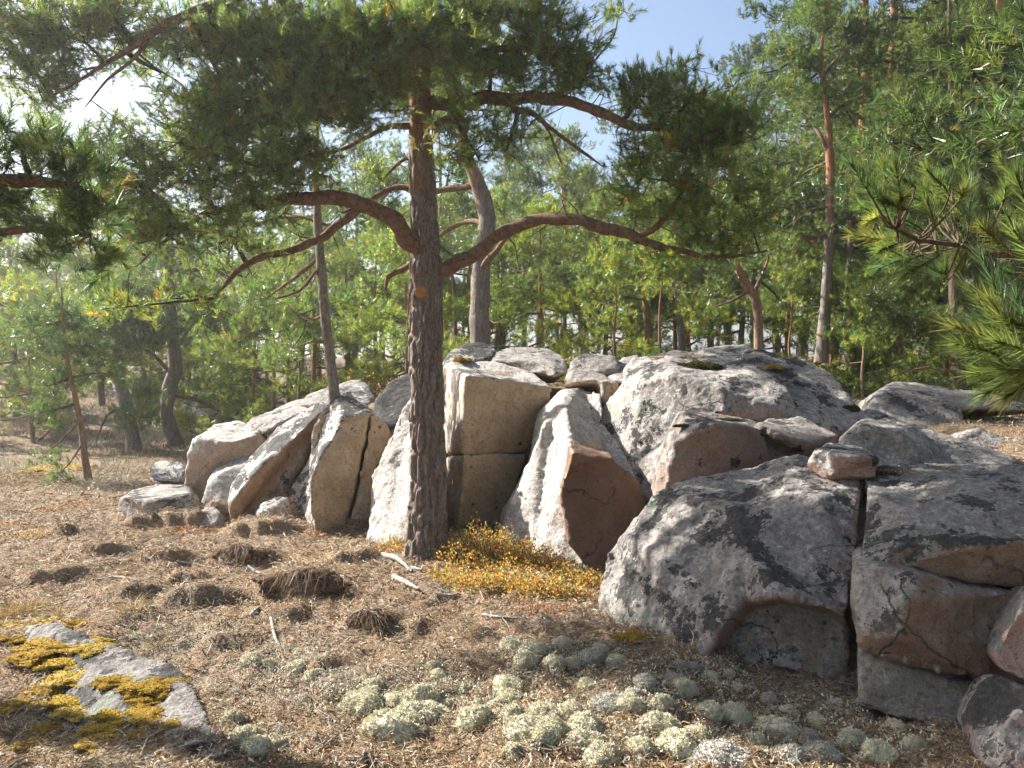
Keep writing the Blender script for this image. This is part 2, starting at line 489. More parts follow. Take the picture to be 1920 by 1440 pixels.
def rock(name, label, facets, back=.5, sink=.12, shrink=.8, weather=.2, black=.4, col=(.34, .215, .135), rough=1.0, cat='boulder', group=None, seed=0, voxel=None, push=(0, 1)):
    vid, co, faces = {}, [], []
    for fc in facets:
        f = []
        for t in fc:
            k = (t[0], t[1])
            if k not in vid:
                vid[k] = len(co); co.append(at(*t))
            f.append(vid[k])
        faces.append(f)
    cnt = {}
    for f in faces:
        for a, b in zip(f, f[1:] + f[:1]):
            cnt.setdefault((min(a, b), max(a, b)), []).append((a, b))
    border = [v[0] for v in cnt.values() if len(v) == 1]
    ring = sorted({a for e in border for a in e})
    cen = sum((co[i] for i in ring), Vector()) / len(ring)
    bk = {}
    for i in ring:
        q = co[i] + (cen - co[i]) * (1 - shrink)
        q = q + Vector((push[0] * back, push[1] * back, -sink))
        bk[i] = len(co); co.append(q)
    bc = len(co); co.append(sum((co[bk[i]] for i in ring), Vector()) / len(ring) + Vector((0, back * .15, 0)))
    for a, b in border:
        faces.append([b, a, bk[a]]); faces.append([b, bk[a], bk[b]]); faces.append([bk[b], bk[a], bc])
    Ym = sum(c.y for c in co[:len(vid)]) / len(vid)
    base = Vector((cen.x, cen.y + back * .3, min(c.z for c in co)))
    bm = bmesh.new()
    vs_ = [bm.verts.new(c - base) for c in co]
    for f in faces:
        try: bm.faces.new([vs_[i] for i in f])
        except ValueError: pass
    bmesh.ops.triangulate(bm, faces=bm.faces[:], quad_method='BEAUTY', ngon_method='EAR_CLIP')
    me = bpy.data.meshes.new(name); bm.to_mesh(me); bm.free()
    vx = voxel or max(.017, Ym * .0036)
    rm = remesh(me, vx)
    bpy.data.meshes.remove(me)
    v = laplace(rm, 1, .4)
    rm.vertices.foreach_set('co', v.astype(np.float32).ravel()); rm.update()
    nrm = np.empty(len(v) * 3, np.float32); rm.vertices.foreach_get('normal', nrm); nrm = nrm.reshape(-1, 3)
    w = v + np.array(base) + seed * 3.1
    d = .013 * fbm(w * 2.2, 3) + .012 * fbm(w * 6.5 + 4, 4) + .008 * fbm(w * 17 + 8, 3, True) + .004 * fbm(w * 45, 2)
    tt = fbm(w * 1.7 + 11, 3) * 5.0
    d = d + .010 * (np.floor(tt) + smooth01((tt - np.floor(tt) - .38) / .24))
    v = v + nrm * (d * rough)[:, None]
    rm.vertices.foreach_set('co', v.astype(np.float32).ravel())
    rm.polygons.foreach_set('use_smooth', np.ones(len(rm.polygons), bool))
    rm.update(); rm.name = name
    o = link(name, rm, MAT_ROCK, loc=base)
    o['pale'] = 1.5 if seed <= 13 else (1.15 if seed == 14 else (.82 if seed <= 27 else (.62 if seed == 42 else .95)))  # crust lighter on sunlit left rocks, darker on shaded right: light put into colour
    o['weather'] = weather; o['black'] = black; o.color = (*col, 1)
    tag(o, label, cat, group, 'thing')
    ROCKS.append(o)
    pl = np.empty(len(rm.polygons) * 4, np.int32)
    bmv = [Vector(p) for p in (v + np.array(base))]
    ROCK_GEO.append((bmv, [tuple(p.vertices) for p in rm.polygons]))
    return o
BROWN, PINK, TAN, GREY, RED = (.33, .20, .12), (.33, .22, .17), (.40, .29, .185), (.30, .27, .25), (.165, .10, .066)
G1 = 'blocks of the granite outcrop'
# --- left end of the outcrop
rock('granite_block', 'squarish granite block ending the outcrop on the left, brown front and grey lichen top', [
    [(338, 940, 8.7), (352, 850, 8.7), (366, 820, 8.72), (430, 828, 8.6), (482, 815, 8.75), (482, 870, 8.8), (450, 950, 8.7)],
    [(366, 820), (400, 795, 9.3), (445, 788, 9.5), (478, 800, 9.3), (482, 815), (430, 828)]], .7, weather=.12, black=.35, group=G1, seed=1, col=(.36, .27, .2))
rock('granite_block', 'low pale block in full sun between the left end block and the first leaning slab', [
    [(370, 970, 8.2), (386, 910, 8.3), (412, 886, 8.4), (450, 871, 8.5), (478, 868, 8.5), (450, 980, 8.05)],
    [(386, 910), (400, 868, 8.9), (440, 855, 8.9), (478, 868), (450, 871), (412, 886)]], .5, weather=.7, black=.15, group=G1, seed=2)
rock('granite_slab', 'first leaning slab from the left, mottled white crust above a brown shaded underside', [
    [(420, 985, 7.95), (438, 905, 8.05), (475, 845, 8.4), (520, 800, 8.7), (600, 752, 8.9), (614, 760, 8.7), (567, 805, 8.3), (530, 848, 8.0), (490, 872, 7.85), (455, 892, 7.75), (433, 945, 7.7)],
    [(433, 945), (455, 892), (490, 872), (530, 848), (567, 805), (614, 760), (606, 790, 8.7), (582, 835, 8.5), (565, 870, 8.35), (530, 935, 8.05), (500, 990, 7.85), (425, 1000, 7.72)]], .7, weather=.22, black=.6, group=G1, seed=3, shrink=.85)
rock('rock_slab', 'small tilted slab wedged between the two leaning slabs at ground level', [
    [(484, 965, 7.6), (494, 946, 7.65), (534, 926, 7.8), (540, 934, 7.7), (500, 968, 7.5)],
    [(500, 968), (540, 934), (545, 985, 7.6), (500, 1000, 7.5)]], .3, weather=.5, black=.5, group=G1, seed=4)
rock('granite_slab', 'second leaning slab from the left, bright speckled side, tan front split by a long crack', [
    [(560, 1005, 7.6), (537, 960, 7.75), (538, 922, 7.85), (562, 888, 8.0), (577, 850, 8.1), (582, 810, 8.2), (598, 775, 8.3), (616, 750, 8.4), (632, 738, 8.45), (642, 783, 7.85), (636, 795, 7.78), (622, 822, 7.6), (600, 856, 7.45), (585, 895, 7.35), (579, 930, 7.3), (584, 962, 7.28), (588, 1015, 7.28)],
    [(588, 1015), (584, 962), (579, 930), (585, 895), (600, 856), (622, 822), (636, 795), (642, 783), (691, 776, 7.95), (678, 850, 7.86), (665, 920, 7.72), (645, 985, 7.55), (640, 1015, 7.5)],
    [(642, 783), (632, 738), (652, 733, 8.5), (690, 760, 8.35), (704, 778, 8.1), (691, 776)]], .7, weather=.16, black=.62, group=G1, seed=5, col=TAN)
rock('granite_slab', 'narrow strip of tan rock right of the long crack in the second slab', [
    [(645, 1015, 7.52), (650, 985, 7.58), (670, 920, 7.76), (683, 850, 7.9), (696, 778, 7.98), (706, 779, 8.05), (722, 792, 8.1), (730, 808, 8.1), (724, 832, 8.05), (706, 872, 7.95), (696, 900, 7.85), (696, 1015, 7.65)]], .5, weather=.1, black=.4, group=G1, seed=6, col=TAN)
rock('granite_slab', 'pale rough slab in sun just behind and left of the big pine trunk', [
    [(690, 1020, 7.020), (692, 920, 7.340), (700, 886, 7.400), (716, 864, 7.420), (727, 838, 7.470), (737, 812, 7.520), (748, 782, 7.600), (764, 748, 7.720), (785, 722, 7.770), (812, 730, 7.470), (822, 860, 6.920), (824, 1020, 6.570), (720, 1030, 6.820)]], .35, sink=.2, weather=.35, black=.12, col=(.46, .38, .3), group=G1, seed=7, rough=1.3)
# --- the big square block
rock('granite_block', 'upper half of the big tan square block beside the trunk, above a level crack', [
    [(836, 852, 8.1), (826, 692, 8.3), (838, 682, 8.4), (873, 703, 7.42), (869, 770, 7.4), (868, 850, 7.4)],
    [(868, 850), (869, 770), (873, 703), (950, 712, 7.62), (1000, 720, 7.75), (1034, 742, 7.85), (1010, 800, 7.85), (985, 850.5, 7.8)],
    [(873, 703), (838, 682), (856, 671, 8.8), (930, 678, 8.6), (1000, 696, 8.4), (1034, 726, 8.1), (1034, 742), (1000, 720), (950, 712)]], .6, sink=.2, weather=.1, black=.25, col=(.43, .31, .19), group=G1, seed=8, rough=.75)
rock('granite_block', 'lower half of the big square block beside the trunk, below the level crack', [
    [(838, 1000, 8.0), (836, 855, 8.1), (868, 850.5, 7.4), (866, 920, 7.4), (858, 990, 7.42)],
    [(858, 990), (866, 920), (868, 850.5), (985, 851, 7.8), (962, 930, 7.75), (935, 985, 7.7), (872, 992, 7.46)]], .6, weather=.05, black=.25, col=(.44, .31, .185), group=G1, seed=9, rough=.75)
rock('granite_block', 'dark low footing stone under the big square block', [
    [(845, 1030, 7.35), (848, 995, 7.55), (900, 992, 7.6), (940, 990, 7.7), (940, 1040, 7.4)]], .3, weather=0, black=.2, col=(.2, .13, .09), group=G1, seed=10)
# --- tall pointed rock
rock('granite_boulder', 'tall pointed rock with a white sunlit edge right of the big square block', [
    [(915, 1015, 7.25), (940, 965, 7.3), (962, 925, 7.35), (985, 880, 7.45), (1000, 840, 7.5), (1009, 790, 7.6), (1026, 762, 7.7), (1050, 735, 7.8), (1056, 740, 7.5), (1040, 762, 7.3), (1018, 800, 7.12), (1010, 850, 7.0), (985, 900, 6.95), (962, 945, 6.92), (935, 1010, 6.9)],
    [(935, 1010), (962, 945), (985, 900), (1010, 850), (1018, 800), (1040, 762), (1056, 740), (1062, 770, 7.1), (1075, 830, 6.75), (1060, 900, 6.45), (1066, 1000, 6.3), (1130, 1100, 6.0), (1000, 1060, 6.45)],
    [(1056, 740), (1088, 726, 7.9), (1128, 740, 7.6), (1134, 768, 7.45), (1124, 815, 7.2), (1140, 900, 6.9), (1130, 1100), (1066, 1000), (1060, 900), (1075, 830), (1062, 770)],
    [(1056, 740), (1050, 735), (1070, 722, 8.2), (1105, 718, 8.3), (1088, 726)]], .5, weather=.35, black=.22, col=(.42, .34, .26), group=G1, seed=11, rough=1.2)
rock('leaning_wedge', 'reddish brown wedge of rock leaning out, flat dark top, in deep shade', [
    [(1064, 826, 6.5), (1060, 880, 6.5), (1047, 915, 6.45), (1052, 906, 6.25), (1066, 878, 6.2), (1073, 850, 6.2)],
    [(1073, 850), (1066, 878), (1052, 906), (1047, 932, 6.2), (1056, 960, 6.1), (1064, 1020, 6.02), (1100, 1072, 5.92), (1118, 1100, 5.88), (1135, 1085, 5.95), (1155, 1010, 6.1), (1196, 985, 6.3), (1213, 940, 6.45), (1196, 900, 6.5), (1166, 880, 6.5), (1152, 861, 6.5), (1112, 860, 6.35)],
    [(1073, 850), (1064, 826), (1076, 821, 6.75), (1102, 835, 6.9), (1146, 849, 6.85), (1152, 861), (1112, 860)]], .35, weather=-.45, black=.3, col=RED, group=G1, seed=12, rough=.8)
rock('granite_boulder', 'grey slanting rock face in the gap behind the reddish wedge', [
    [(1110, 800, 7.3), (1125, 790, 7.4), (1170, 840, 7.1), (1190, 880, 6.9), (1205, 930, 6.75), (1160, 930, 6.7), (1120, 880, 6.9)]], .4, weather=.2, black=.2, col=(.36, .31, .24), group=G1, seed=13)
# --- the dome
rock('granite_boulder', 'broad domed boulder, its left face rough and sunlit, its right flank smooth grey in shade', [
    [(1112, 792, 7.5), (1130, 766, 7.6), (1150, 740, 7.7), (1168, 716, 7.6), (1200, 722, 7.2), (1266, 702, 7.05), (1345, 722, 6.85), (1365, 765, 6.75), (1300, 790, 6.7), (1268, 815, 6.75), (1245, 850, 6.7), (1235, 960, 6.6), (1205, 935, 6.7), (1180, 870, 6.95), (1150, 830, 7.2)],
    [(1168, 716), (1170, 690, 7.75), (1188, 672, 7.9), (1250, 664, 7.9), (1292, 684, 7.6), (1266, 702), (1200, 722)],
    [(1266, 702), (1292, 684), (1345, 688, 7.5), (1420, 690, 7.3), (1480, 730, 7.0), (1440, 760, 6.75), (1365, 765), (1345, 722)],
    [(1292, 684), (1250, 664), (1330, 655, 8.3), (1400, 645, 8.3), (1440, 672, 7.9), (1420, 690), (1345, 688)],
    [(1420, 690), (1440, 672), (1500, 668, 8.0), (1560, 700, 7.8), (1610, 765, 7.4), (1640, 790, 7.2), (1560, 820, 6.9), (1500, 790, 6.8), (1480, 730)],
    [(1365, 765), (1440, 760), (1480, 730), (1500, 790), (1560, 820), (1500, 880, 6.7), (1235, 960)]], .6, weather=.42, black=.42, col=PINK, group=G1, seed=14, shrink=.8)
rock('boulder', 'rounded knob of grey rock on the crest of the domed boulder', [
    [(1398, 690, 7.35), (1385, 668, 7.6), (1400, 652, 7.75), (1432, 655, 7.7), (1470, 670, 7.6), (1500, 705, 7.3), (1470, 722, 7.1), (1425, 712, 7.15)]], .4, weather=.4, black=.5, col=GREY, group=G1, seed=15)
rock('boulder', 'reddish boulder with a mossy cap in front of the domed boulder', [
    [(1218, 960, 6.1), (1232, 880, 6.2), (1254, 815, 6.3), (1274, 772, 6.4), (1285, 790, 6.1), (1262, 830, 5.95), (1250, 880, 5.9), (1245, 960, 5.85)],
    [(1245, 960), (1250, 880), (1262, 830), (1285, 790), (1340, 795, 5.85), (1390, 800, 5.95), (1440, 850, 6.0), (1470, 930, 5.9)],
    [(1285, 790), (1274, 772), (1310, 764, 6.6), (1345, 776, 6.55), (1420, 790, 6.5), (1440, 810, 6.3), (1440, 850), (1390, 800), (1340, 795)]], .5, weather=-.05, black=.45, col=(.2, .13, .095), group=G1, seed=16)
rock('boulder', 'low brown boulder with a sunlit patch right of the reddish mossy boulder', [
    [(1400, 890, 6.0), (1418, 800, 6.2), (1450, 815, 6.0), (1520, 830, 6.0), (1572, 815, 6.3), (1575, 900, 6.1)],
    [(1418, 800), (1440, 784, 6.6), (1500, 776, 6.7), (1535, 794, 6.6), (1572, 815), (1520, 830), (1450, 815)]], .5, weather=.0, black=.4, col=(.2, .135, .1), group=G1, seed=17)
rock('boulder', 'small rounded stone resting on top of the big front rock', [
    [(1520, 862, 4.95), (1530, 842, 5.05), (1560, 850, 4.85), (1620, 858, 4.8), (1650, 864, 4.9), (1640, 896, 4.85), (1560, 894, 4.85)],
    [(1530, 842), (1560, 831, 5.3), (1608, 832, 5.3), (1640, 844, 5.2), (1650, 864), (1620, 858), (1560, 850)]], .25, weather=.1, black=.55, col=(.28, .18, .13), group=G1, seed=18)
rock('boulder', 'grey boulder behind the front blocks with a small bright sun patch', [
    [(1578, 845, 5.9), (1592, 812, 6.0), (1615, 800, 6.0), (1680, 805, 5.8), (1740, 845, 5.7), (1760, 890, 5.6), (1590, 890, 5.7)],
    [(1592, 812), (1620, 786, 6.4), (1662, 782, 6.5), (1720, 800, 6.3), (1680, 805), (1615, 800)],
    [(1680, 805), (1720, 800), (1810, 828, 6.2), (1900, 852, 6.0), (1960, 880, 5.8), (1760, 890), (1740, 845)]], .5, weather=.5, black=.4, col=GREY, group=G1, seed=19)
rock('boulder', 'low grey stones trailing off to the right edge behind the front blocks', [
    [(1790, 850, 6.7), (1800, 812, 6.9), (1840, 800, 7.0), (1880, 815, 6.9), (1960, 830, 6.8), (2050, 850, 6.6), (2050, 900, 6.3), (1820, 890, 6.4)]], .5, weather=.45, black=.4, col=GREY, group=G1, seed=20)
rock('boulder', 'dark reddish ledge half hidden under pine twigs behind the domed boulder', [
    [(1600, 800, 7.6), (1640, 740, 7.9), (1700, 735, 8.0), (1760, 745, 7.9), (1800, 765, 7.8), (1810, 820, 7.4), (1700, 830, 7.2)],
    [(1640, 740), (1680, 715, 8.6), (1760, 725, 8.6), (1860, 740, 8.4), (1940, 770, 8.0), (1800, 765), (1760, 745), (1700, 735)]], .7, weather=.25, black=.4, col=(.27, .16, .12), group=G1, seed=21)
# --- the front blocks on the right
rock('granite_boulder', 'big front rock left of the vertical crack, black and grey lichen blotches, arched hollow below', [
    [(1118, 1165, 5.1), (1128, 1090, 5.12), (1137, 1040, 5.18), (1166, 1008, 5.25), (1215, 1030, 4.85), (1240, 1090, 4.65), (1270, 1160, 4.45), (1325, 1235, 4.22), (1300, 1260, 4.2), (1200, 1215, 4.5), (1150, 1190, 4.75)],
    [(1166, 1008), (1200, 968, 5.3), (1222, 935, 5.4), (1300, 935, 5.05), (1360, 940, 4.85), (1390, 1020, 4.5), (1400, 1120, 4.28), (1355, 1172, 4.2), (1325, 1235), (1270, 1160), (1240, 1090), (1215, 1030)],
    [(1222, 935), (1282, 905, 5.55), (1350, 893, 5.55), (1405, 880, 5.5), (1445, 868, 5.45), (1492, 854, 5.3), (1470, 920, 4.8), (1450, 960, 4.65), (1360, 940), (1300, 935)],
    [(1492, 854), (1535, 866, 5.2), (1575, 890, 5.05), (1612, 908, 4.85), (1535, 935, 4.6), (1470, 920)],
    [(1470, 920), (1535, 935), (1612, 908), (1611, 960, 4.6), (1600, 1055, 4.25), (1594, 1125, 4.1), (1586, 1160, 4.0), (1550, 1141, 4.0), (1500, 1123, 4.02), (1462, 1115, 4.05), (1420, 1120, 4.12), (1400, 1120), (1390, 1020), (1360, 940), (1450, 960)],
    [(1586, 1160), (1550, 1141), (1550, 1154, 4.26), (1588, 1172, 4.22)],
    [(1550, 1141), (1500, 1123), (1500, 1137, 4.30), (1550, 1154)],
    [(1500, 1123), (1462, 1115), (1462, 1130, 4.32), (1500, 1137)],
    [(1462, 1115), (1420, 1120), (1422, 1140, 4.34), (1462, 1130)],
    [(1420, 1120), (1400, 1120), (1405, 1146, 4.36), (1422, 1140)],
    [(1400, 1120), (1355, 1172), (1374, 1186, 4.38), (1405, 1146)],
    [(1355, 1172), (1325, 1235), (1350, 1238, 4.34), (1374, 1186)],
    [(1588, 1172), (1550, 1154), (1550, 1274, 4.13), (1592, 1282, 4.12)],
    [(1550, 1154), (1500, 1137), (1500, 1264, 4.15), (1550, 1274)],
    [(1500, 1137), (1462, 1130), (1462, 1257, 4.18), (1500, 1264)],
    [(1462, 1130), (1422, 1140), (1430, 1252, 4.20), (1462, 1257)],
    [(1422, 1140), (1405, 1146), (1410, 1250, 4.22), (1430, 1252)],
    [(1405, 1146), (1374, 1186), (1382, 1248, 4.25), (1410, 1250)],
    [(1374, 1186), (1350, 1238), (1340, 1246, 4.24), (1382, 1248)]],
    .55, sink=.05, shrink=.9, weather=.22, black=.48, col=(.22, .16, .125), group=G1, seed=22, push=(.35, .9))
rock('granite_block', 'upper front block right of the vertical crack, sloping spotted top and brown undercut', [
    [(1622, 905, 4.75), (1626, 888, 4.95), (1655, 876, 5.05), (1720, 870, 5.1), (1800, 872, 5.0), (1870, 869, 4.9), (1960, 876, 4.8), (2080, 890, 4.6), (1960, 960, 4.1), (1860, 960, 4.15), (1790, 925, 4.4), (1740, 940, 4.3), (1700, 960, 4.25)],
    [(1622, 905), (1700, 960), (1672, 1030, 4.0), (1650, 1060, 3.92), (1612, 1058, 4.02), (1619, 980, 4.4)],
    [(1700, 960), (1740, 940), (1790, 925), (1860, 960), (1960, 960), (2080, 890), (2080, 1000, 4.0), (1930, 1008, 3.86), (1830, 1022, 3.85), (1755, 1008, 3.95), (1715, 1012, 3.98), (1672, 1030)],
    [(1672, 1030), (1715, 1012), (1755, 1008), (1830, 1022), (1930, 1008), (2080, 1000), (2080, 1110, 4.0), (1920, 1102, 3.92), (1790, 1086, 3.92), (1690, 1068, 3.95), (1650, 1060)]],
    .6, sink=.05, shrink=.9, weather=.26, black=.44, col=(.22, .155, .11), group=G1, seed=23, push=(.35, .9))
rock('granite_block', 'middle right front block under the joint, pinkish corner with a bright sun fleck', [
    [(1607, 1064, 3.95), (1655, 1066, 3.85), (1712, 1080, 3.78), (1700, 1130, 3.7), (1685, 1190, 3.68), (1612, 1180, 3.8), (1603, 1130, 3.88)],
    [(1712, 1080), (1790, 1093, 3.86), (1920, 1110, 3.86), (2080, 1118, 3.9), (2080, 1290, 3.7), (1870, 1282, 3.68), (1785, 1266, 3.68), (1690, 1240, 3.7), (1616, 1214, 3.82), (1612, 1180), (1685, 1190), (1700, 1130)]],
    .7, sink=.0, shrink=.95, weather=.0, black=.4, col=(.21, .145, .105), group=G1, seed=24, push=(.35, .9))
rock('granite_block', 'lowest right front block, smooth dull greenish grey face', [
    [(1613, 1222, 3.86), (1690, 1248, 3.78), (1785, 1274, 3.74), (1880, 1290, 3.72), (1880, 1395, 3.6), (1815, 1362, 3.62), (1700, 1348, 3.72), (1612, 1330, 3.8)]],
    .6, sink=0, shrink=.95, weather=.15, black=.1, col=(.23, .21, .16), group=G1, seed=25, push=(.35, .9), rough=.6)
rock('boulder', 'smooth reddish boulder cut off by the right edge of the picture', [
    [(1950, 1090, 3.6), (1892, 1178, 3.5), (1868, 1232, 3.48), (1878, 1258, 3.45), (1930, 1282, 3.4), (2060, 1290, 3.4), (2060, 1120, 3.6)]], .5, weather=.0, black=.2, col=(.3, .19, .15), group=G1, seed=26, push=(.3, .9))
rock('boulder', 'pinkish boulder in the bottom right corner with black lichen blotches', [
    [(1862, 1268, 3.5), (1930, 1292, 3.3), (1900, 1340, 3.12), (1868, 1385, 3.1), (1836, 1400, 3.15), (1818, 1362, 3.3), (1830, 1312, 3.42)],
    [(1930, 1292), (2050, 1310, 3.2), (2050, 1500, 2.9), (1900, 1490, 2.95), (1836, 1420, 3.1), (1836, 1400), (1868, 1385), (1900, 1340)]], .4, weather=.2, black=.6, col=(.36, .24, .2), group=G1, seed=27, push=(.3, .9))
# --- crest stones
rock('rock_slab', 'thin slab lying on top of the big square block, dark front edge', [
    [(905, 682, 8.6), (935, 674, 8.6), (985, 672, 8.6), (1040, 680, 8.5), (1066, 698, 8.3), (1040, 705, 8.3), (980, 695, 8.5), (920, 690, 8.6)],
    [(905, 682), (930, 655, 9.2), (975, 648, 9.4), (1030, 655, 9.3), (1062, 672, 9.0), (1066, 698), (1040, 680), (985, 672), (935, 674)]], .5, weather=.3, black=.3, col=(.33, .24, .16), group=G1, seed=28)
rock('rock_slab', 'dark weathered slab at the crest just right of the trunk', [
    [(826, 690, 8.5), (842, 660, 8.9), (870, 650, 9.2), (905, 646, 9.3), (935, 652, 9.2), (925, 670, 8.8), (900, 684, 8.5), (860, 682, 8.4)]], .5, weather=.4, black=.7, col=GREY, group=G1, seed=29)
rock('boulder', 'grey rounded boulder at the crest above the tall pointed rock', [
    [(1060, 702, 8.3), (1072, 672, 8.5), (1088, 664, 8.7), (1125, 662, 8.7), (1158, 672, 8.6), (1165, 694, 8.3), (1120, 706, 8.2)]], .4, weather=.45, black=.45, col=GREY, group=G1, seed=30)
rock('boulder', 'small angular tan block with a crooked arm above the tall pointed rock', [
    [(1056, 726, 7.9), (1064, 696, 8.0), (1082, 692, 8.1), (1112, 693, 8.1), (1138, 706, 8.0), (1160, 722, 7.8), (1150, 755, 7.6), (1132, 757, 7.6), (1128, 715, 7.7), (1085, 716, 7.75)]], .35, weather=.1, black=.2, col=(.42, .31, .2), group=G1, seed=31)
rock('boulder', 'pale rock with dry grass at the crest between the grey boulder and the dome', [
    [(1135, 712, 8.2), (1142, 686, 8.5), (1165, 670, 8.8), (1200, 664, 8.9), (1200, 690, 8.3), (1170, 715, 8.0)]], .4, weather=.5, black=.15, col=(.4, .33, .27), group=G1, seed=32)
rock('rock_slab', 'long low grey slab running along the crest behind the leaning slabs', [
    [(448, 806, 9.3), (470, 786, 9.6), (520, 766, 9.8), (570, 748, 9.9), (625, 736, 9.9), (640, 745, 9.5), (600, 760, 9.3), (540, 786, 9.2), (490, 815, 9.0)]], .8, weather=.6, black=.4, col=GREY, group=G1, seed=33)
rock('rock_slab', 'grey stone at the foot of the thin crest pine', [
    [(560, 760, 9.1), (575, 738, 9.4), (630, 724, 9.6), (672, 711, 9.8), (690, 720, 9.6), (704, 745, 9.2), (690, 770, 8.8), (640, 765, 8.7)]], .6, weather=.5, black=.45, col=GREY, group=G1, seed=34)
rock('boulder', 'dark lichen-blackened boulder at the crest left of the big trunk', [
    [(692, 790, 8.4), (704, 745, 8.7), (728, 716, 9.0), (760, 700, 9.2), (800, 702, 9.2), (790, 760, 8.6), (750, 800, 8.2), (728, 815, 8.1)]], .5, weather=.4, black=.85, col=GREY, group=G1, seed=35)
# --- outlying stones on the left
rock('boulder', 'flat-topped low stone standing alone in the litter left of the outcrop', [
    [(222, 975, 8.0), (220, 930, 8.1), (245, 934, 7.85), (290, 938, 7.8), (360, 925, 7.9), (372, 975, 7.8), (300, 985, 7.7)],
    [(220, 930), (240, 916, 8.6), (300, 911, 8.7), (352, 913, 8.6), (360, 925), (290, 938), (245, 934)]], .4, weather=.25, black=.5, col=(.3, .22, .17), seed=36, group='outlying stones')
rock('boulder', 'small grey stone half buried at the foot of the first leaning slab', [
    [(368, 985, 7.6), (378, 955, 7.7), (398, 950, 7.75), (415, 962, 7.6), (405, 990, 7.5)]], .2, weather=.4, black=.2, col=GREY, seed=37, group='outlying stones')
rock('boulder', 'dark stones in shade left of the end block', [
    [(275, 880, 10.2), (290, 866, 10.5), (310, 868, 10.5), (335, 866, 10.4), (350, 880, 10.0), (340, 905, 9.8), (285, 900, 9.9)]], .3, weather=.1, black=.5, col=GREY, seed=38, group='outlying stones')
rock('boulder', 'pale rounded rock far off at the left edge beyond the heath', [
    [(-60, 765, 24), (0, 728, 24.5), (40, 702, 25.5), (62, 702, 25.5), (90, 730, 24.5), (60, 760, 23.5)]], 2.5, weather=.5, black=.2, col=GREY, seed=39, voxel=.1, group='outlying stones', sink=.3)
rock('boulder', 'grey whaleback rock behind the crooked pines on the left', [
    [(180, 765, 21), (200, 712, 22), (250, 702, 22.5), (290, 716, 22), (300, 765, 20.5)]], 2.5, weather=.5, black=.3, col=GREY, seed=40, voxel=.1, group='outlying stones', sink=.3)
rock('boulder', 'long grey ridge of rock with a dark overhang left of the outcrop', [
    [(330, 790, 16.5), (345, 745, 17), (375, 728, 17.5), (430, 740, 17), (470, 770, 16.5), (480, 800, 15.5), (400, 800, 16)]], 2.0, weather=.4, black=.6, col=GREY, seed=41, voxel=.07, group='outlying stones', sink=.3)
# --- slab in the lower left corner
rock('bedrock_slab', 'low grey bedrock slab with golden moss in the lower left corner', [
    [(-60, 1215, 4.665), (40, 1175, 4.665), (90, 1170, 4.537), (150, 1182, 4.419), (230, 1215, 4.203), (310, 1242, 4.007), (345, 1265, 3.879), (322, 1285, 3.751), (330, 1350, 3.437), (250, 1330, 3.594), (150, 1260, 3.977), (60, 1215, 4.419)],
    [(345, 1265), (375, 1310, 3.614), (400, 1360, 3.358), (424, 1405, 3.192), (370, 1412, 3.142), (330, 1350), (322, 1285)],
    [(330, 1350), (370, 1412), (300, 1440, 3.064), (180, 1380, 3.457), (20, 1320, 3.830), (-60, 1215), (60, 1215), (150, 1260), (250, 1330)]], .0, sink=.35, shrink=1.0, weather=.3, black=.5, col=(.2, .19, .175), seed=42, group='outlying stones', cat='rock', rough=1.0)
rv, rf, off = [], [], 0
for v_, f_ in ROCK_GEO:
    rv += v_; rf += [tuple(i + off for i in f) for f in f_]; off += len(v_)
BVH = BVHTree.FromPolygons(rv, rf)
del rv, rf
def surface(px, py):
    """first thing the sight line meets: rock or floor"""
    o = Vector((0, 0, EYE)); d = (at(px, py, 1.0) - o).normalized()
    h = BVH.ray_cast(o, d)
    g = on_ground(px, py)
    if h[0] is not None and (h[0] - o).length < (g - o).length + .05:
        return h[0], h[1]
    return g, Vector((0, 0, 1))
#@@REST@@
# ------------------------------------------------------------------ tubes, shoots, pines
def spline(pts, step):
    """Catmull-Rom through rows of [x, y, z, r]"""
    P = np.asarray(pts, float)
    if len(P) == 2:
        P = np.vstack([P[0], (P[0] + P[1]) / 2, P[1]])
    Q = np.vstack([2 * P[0] - P[1], P, 2 * P[-1] - P[-2]])
    out = []
    for i in range(1, len(Q) - 2):
        n = max(1, int(np.linalg.norm(Q[i + 1, :3] - Q[i, :3]) / step))
        t = (np.arange(n) / n)[:, None]
        a, b, c, d = Q[i - 1], Q[i], Q[i + 1], Q[i + 2]
        out.append(.5 * (2 * b + (c - a) * t + (2 * a - 5 * b + 4 * c - d) * t ** 2 + (3 * b - a - 3 * c + d) * t ** 3))
    out.append(P[-1][None])
    o = np.vstack(out)
    o[:, 3] = np.maximum(o[:, 3], .0008)
    return o
def tube(S, seg):
    """rows [x,y,z,r] -> verts, quads, and the ring angle of each vertex"""
    P, r = S[:, :3], S[:, 3]
    T = np.gradient(P, axis=0)
    T /= np.linalg.norm(T, axis=1)[:, None] + 1e-9
    u = np.cross(T[0], [0.31, .77, .2]); u /= np.linalg.norm(u) + 1e-9
    U = np.empty_like(P)
    for i in range(len(P)):
        u = u - T[i] * (u @ T[i]); u /= np.linalg.norm(u) + 1e-9
        U[i] = u
    W = np.cross(T, U)
    a = np.arange(seg) / seg * 2 * np.pi
    N = np.cos(a)[None, :, None] * U[:, None] + np.sin(a)[None, :, None] * W[:, None]
    V = P[:, None] + N * r[:, None, None]
    n = len(P)
    i = np.arange(n - 1)[:, None] * seg; j = np.arange(seg)[None]; k = (j + 1) % seg
    q = np.stack([i + j, i + k, i + seg + k, i + seg + j], -1).reshape(-1, 4)
    return V.reshape(-1, 3), q, N.reshape(-1, 3)
